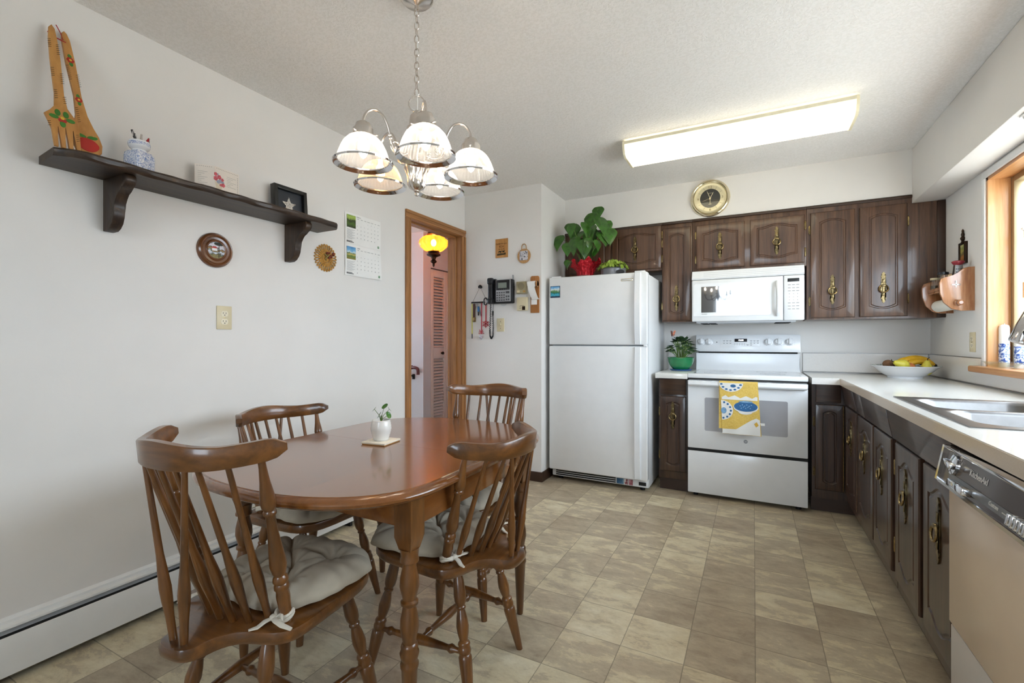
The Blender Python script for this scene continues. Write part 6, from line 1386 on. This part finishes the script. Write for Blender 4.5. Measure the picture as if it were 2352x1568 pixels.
for i in range(6):
    for j in range(3): box(b, (-.014 + j * .010, -.0245 + i * .0015, .03 + i * .017), (-.008 + j * .010, -.0150 + i * .0015, .034 + i * .017), 0, T(0, 0, 0) @ Ry(0))
ob('grating_holes', b, m_dark, t); b = B(); lathe(b, [(0, .140), (.017, .140), (.022, .146), (.030, .158), (.029, .163), (.018, .168), (0, .169)], 20, Mx.Diagonal((1, .8, 1, 1))); ob('handle', b, mat('dark_red_handle', '#8a2430', .35), t)
t = thing('small_picture', 'tiny dark-framed picture with a finial above the wooden rack', 'picture', (RX, 3.725, 1.625), -90); b = B()
for q in ((-.05, -.036, 0, .13), (.036, .05, 0, .13), (-.036, .036, 0, .014), (-.036, .036, .116, .13)): box(b, (q[0], -.014, q[2]), (q[1], 0, q[3]), .001)
lathe(b, [(.010, .128), (.006, .138), (.011, .148), (.012, .156), (.006, .166), (.009, .176), (.005, .19), (.006, .20), (0, .212)], 12, T(0, -.008, 0)); ob('frame', b, m_bronze, t)
b = B(); box(b, (-.036, -.008, .014), (.036, -.004, .116)); ob('print', b, scenic('icon_print', [(0, '#8a5a2a'), (.3, '#b5763a'), (.45, '#4a4a2a'), (.6, '#b9a85a'), (.8, '#7d8a4a'), (1, '#d9cf9a')], 'z', 9, -.1, 60, .7), t)
zs = WZ0 + .0045
m_wax = mat('white_wax', '#ece9e2', .4, vary=.02)
def candle(lb, x, y, h):
    o = thing('candle', lb, 'candle', (x, y, zs), 0, 'candles on the window sill'); b = B(); lathe(b, [(0, 0), (.021, 0), (.021, h - .02), (.018, h - .006), (.008, h), (0, h)], 24); ob('wax', b, m_wax, o)
    b = B(); lathe(b, [(.0213, .02), (.0213, h * .55)], 24, cap=False); ob('blue_pattern', b, m_cand, o); b = B(); tube(b, [(0, 0, h - .002), (.002, 0, h + .006)], .0012, 5); ob('wick', b, m_paper, o)
m_cand = NT('blue_candle_print'); mp = m_cand.coord(); nz = m_cand.noise(mp, 55, 4, .6, 1.5); rr = m_cand.ramp([(.45, '#e6e7ea'), (.52, '#8fa4cf'), (.58, '#2f4f9c'), (.7, '#2a478f')]); m_cand.l(nz, 0, rr, 0); m_cand.l(rr, 0, m_cand.b, 'Base Color'); m_cand.set(Roughness=.4); m_cand = m_cand.m
candle('white candle with blue print nearest the window jamb', 1.185, 3.40, .225); candle('second white candle with blue print, behind the faucet', 1.185, 3.235, .20)
t = thing('glass_dish', 'scalloped clear glass dish in front of the candles on the sill', 'dish', (1.125, 3.25, zs)); b = B(); rows = []
for r, z_ in ((.02, 0), (.045, .002), (.060, .010), (.088, .030), (.086, .031), (.056, .014), (.03, .006)): rows.append([(r * .72 * (1 + .04 * cos(8 * a) * (z_ > .008)) * cos(a), r * 1.55 * (1 + .04 * cos(8 * a) * (z_ > .008)) * sin(a), z_) for a in [2 * PI * i / 64 for i in range(64)]])
rw = loft(b, rows); b.faces.new(rw[0]); ob('dish_body', b, m_clear, t)

# ---------------------------------------------------------------- candle-arm chandelier in the next room, seen mirrored in the microwave door
t = thing('candle_chandelier', 'dark candle-arm chandelier mirrored in the microwave door', 'chandelier', (-.55, -1.0, 0))
b = B(); tube(b, [(0, 0, CZ - .02), (0, 0, 2.14)], .004, 6); lathe(b, [(0, CZ), (.05, CZ), (.045, CZ - .02), (0, CZ - .025)], 20); lathe(b, [(0, 2.15), (.012, 2.14), (.02, 2.10), (.012, 2.06), (.024, 1.98), (.03, 1.93), (.016, 1.89), (.008, 1.86), (0, 1.85)], 16); ob('stem', b, m_bronze, t)
for i in range(5):
    A = Rz(20 + 72 * i)
    b = B(); tube(b, spl([A @ V(q) for q in ((.015, 0, 1.96), (.07, 0, 1.90), (.13, 0, 1.875), (.18, 0, 1.89), (.205, 0, 1.93), (.21, 0, 1.96))]), .005, 8); lathe(b, [(0, 1.955), (.026, 1.962), (.028, 1.968), (0, 1.968)], 14, A @ T(.21, 0, 0)); ob('arm', b, m_bronze, t)
    b = B(); lathe(b, [(0, 1.968), (.011, 1.968), (.011, 2.04), (0, 2.042)], 12, A @ T(.21, 0, 0)); ob('candle_sleeve', b, m_ivory, t)
    b = B(); lathe(b, [(.006, 2.04), (.012, 2.058), (.009, 2.08), (0, 2.10)], 12, A @ T(.21, 0, 0)); ob('bulb', b, m_bulb, t)
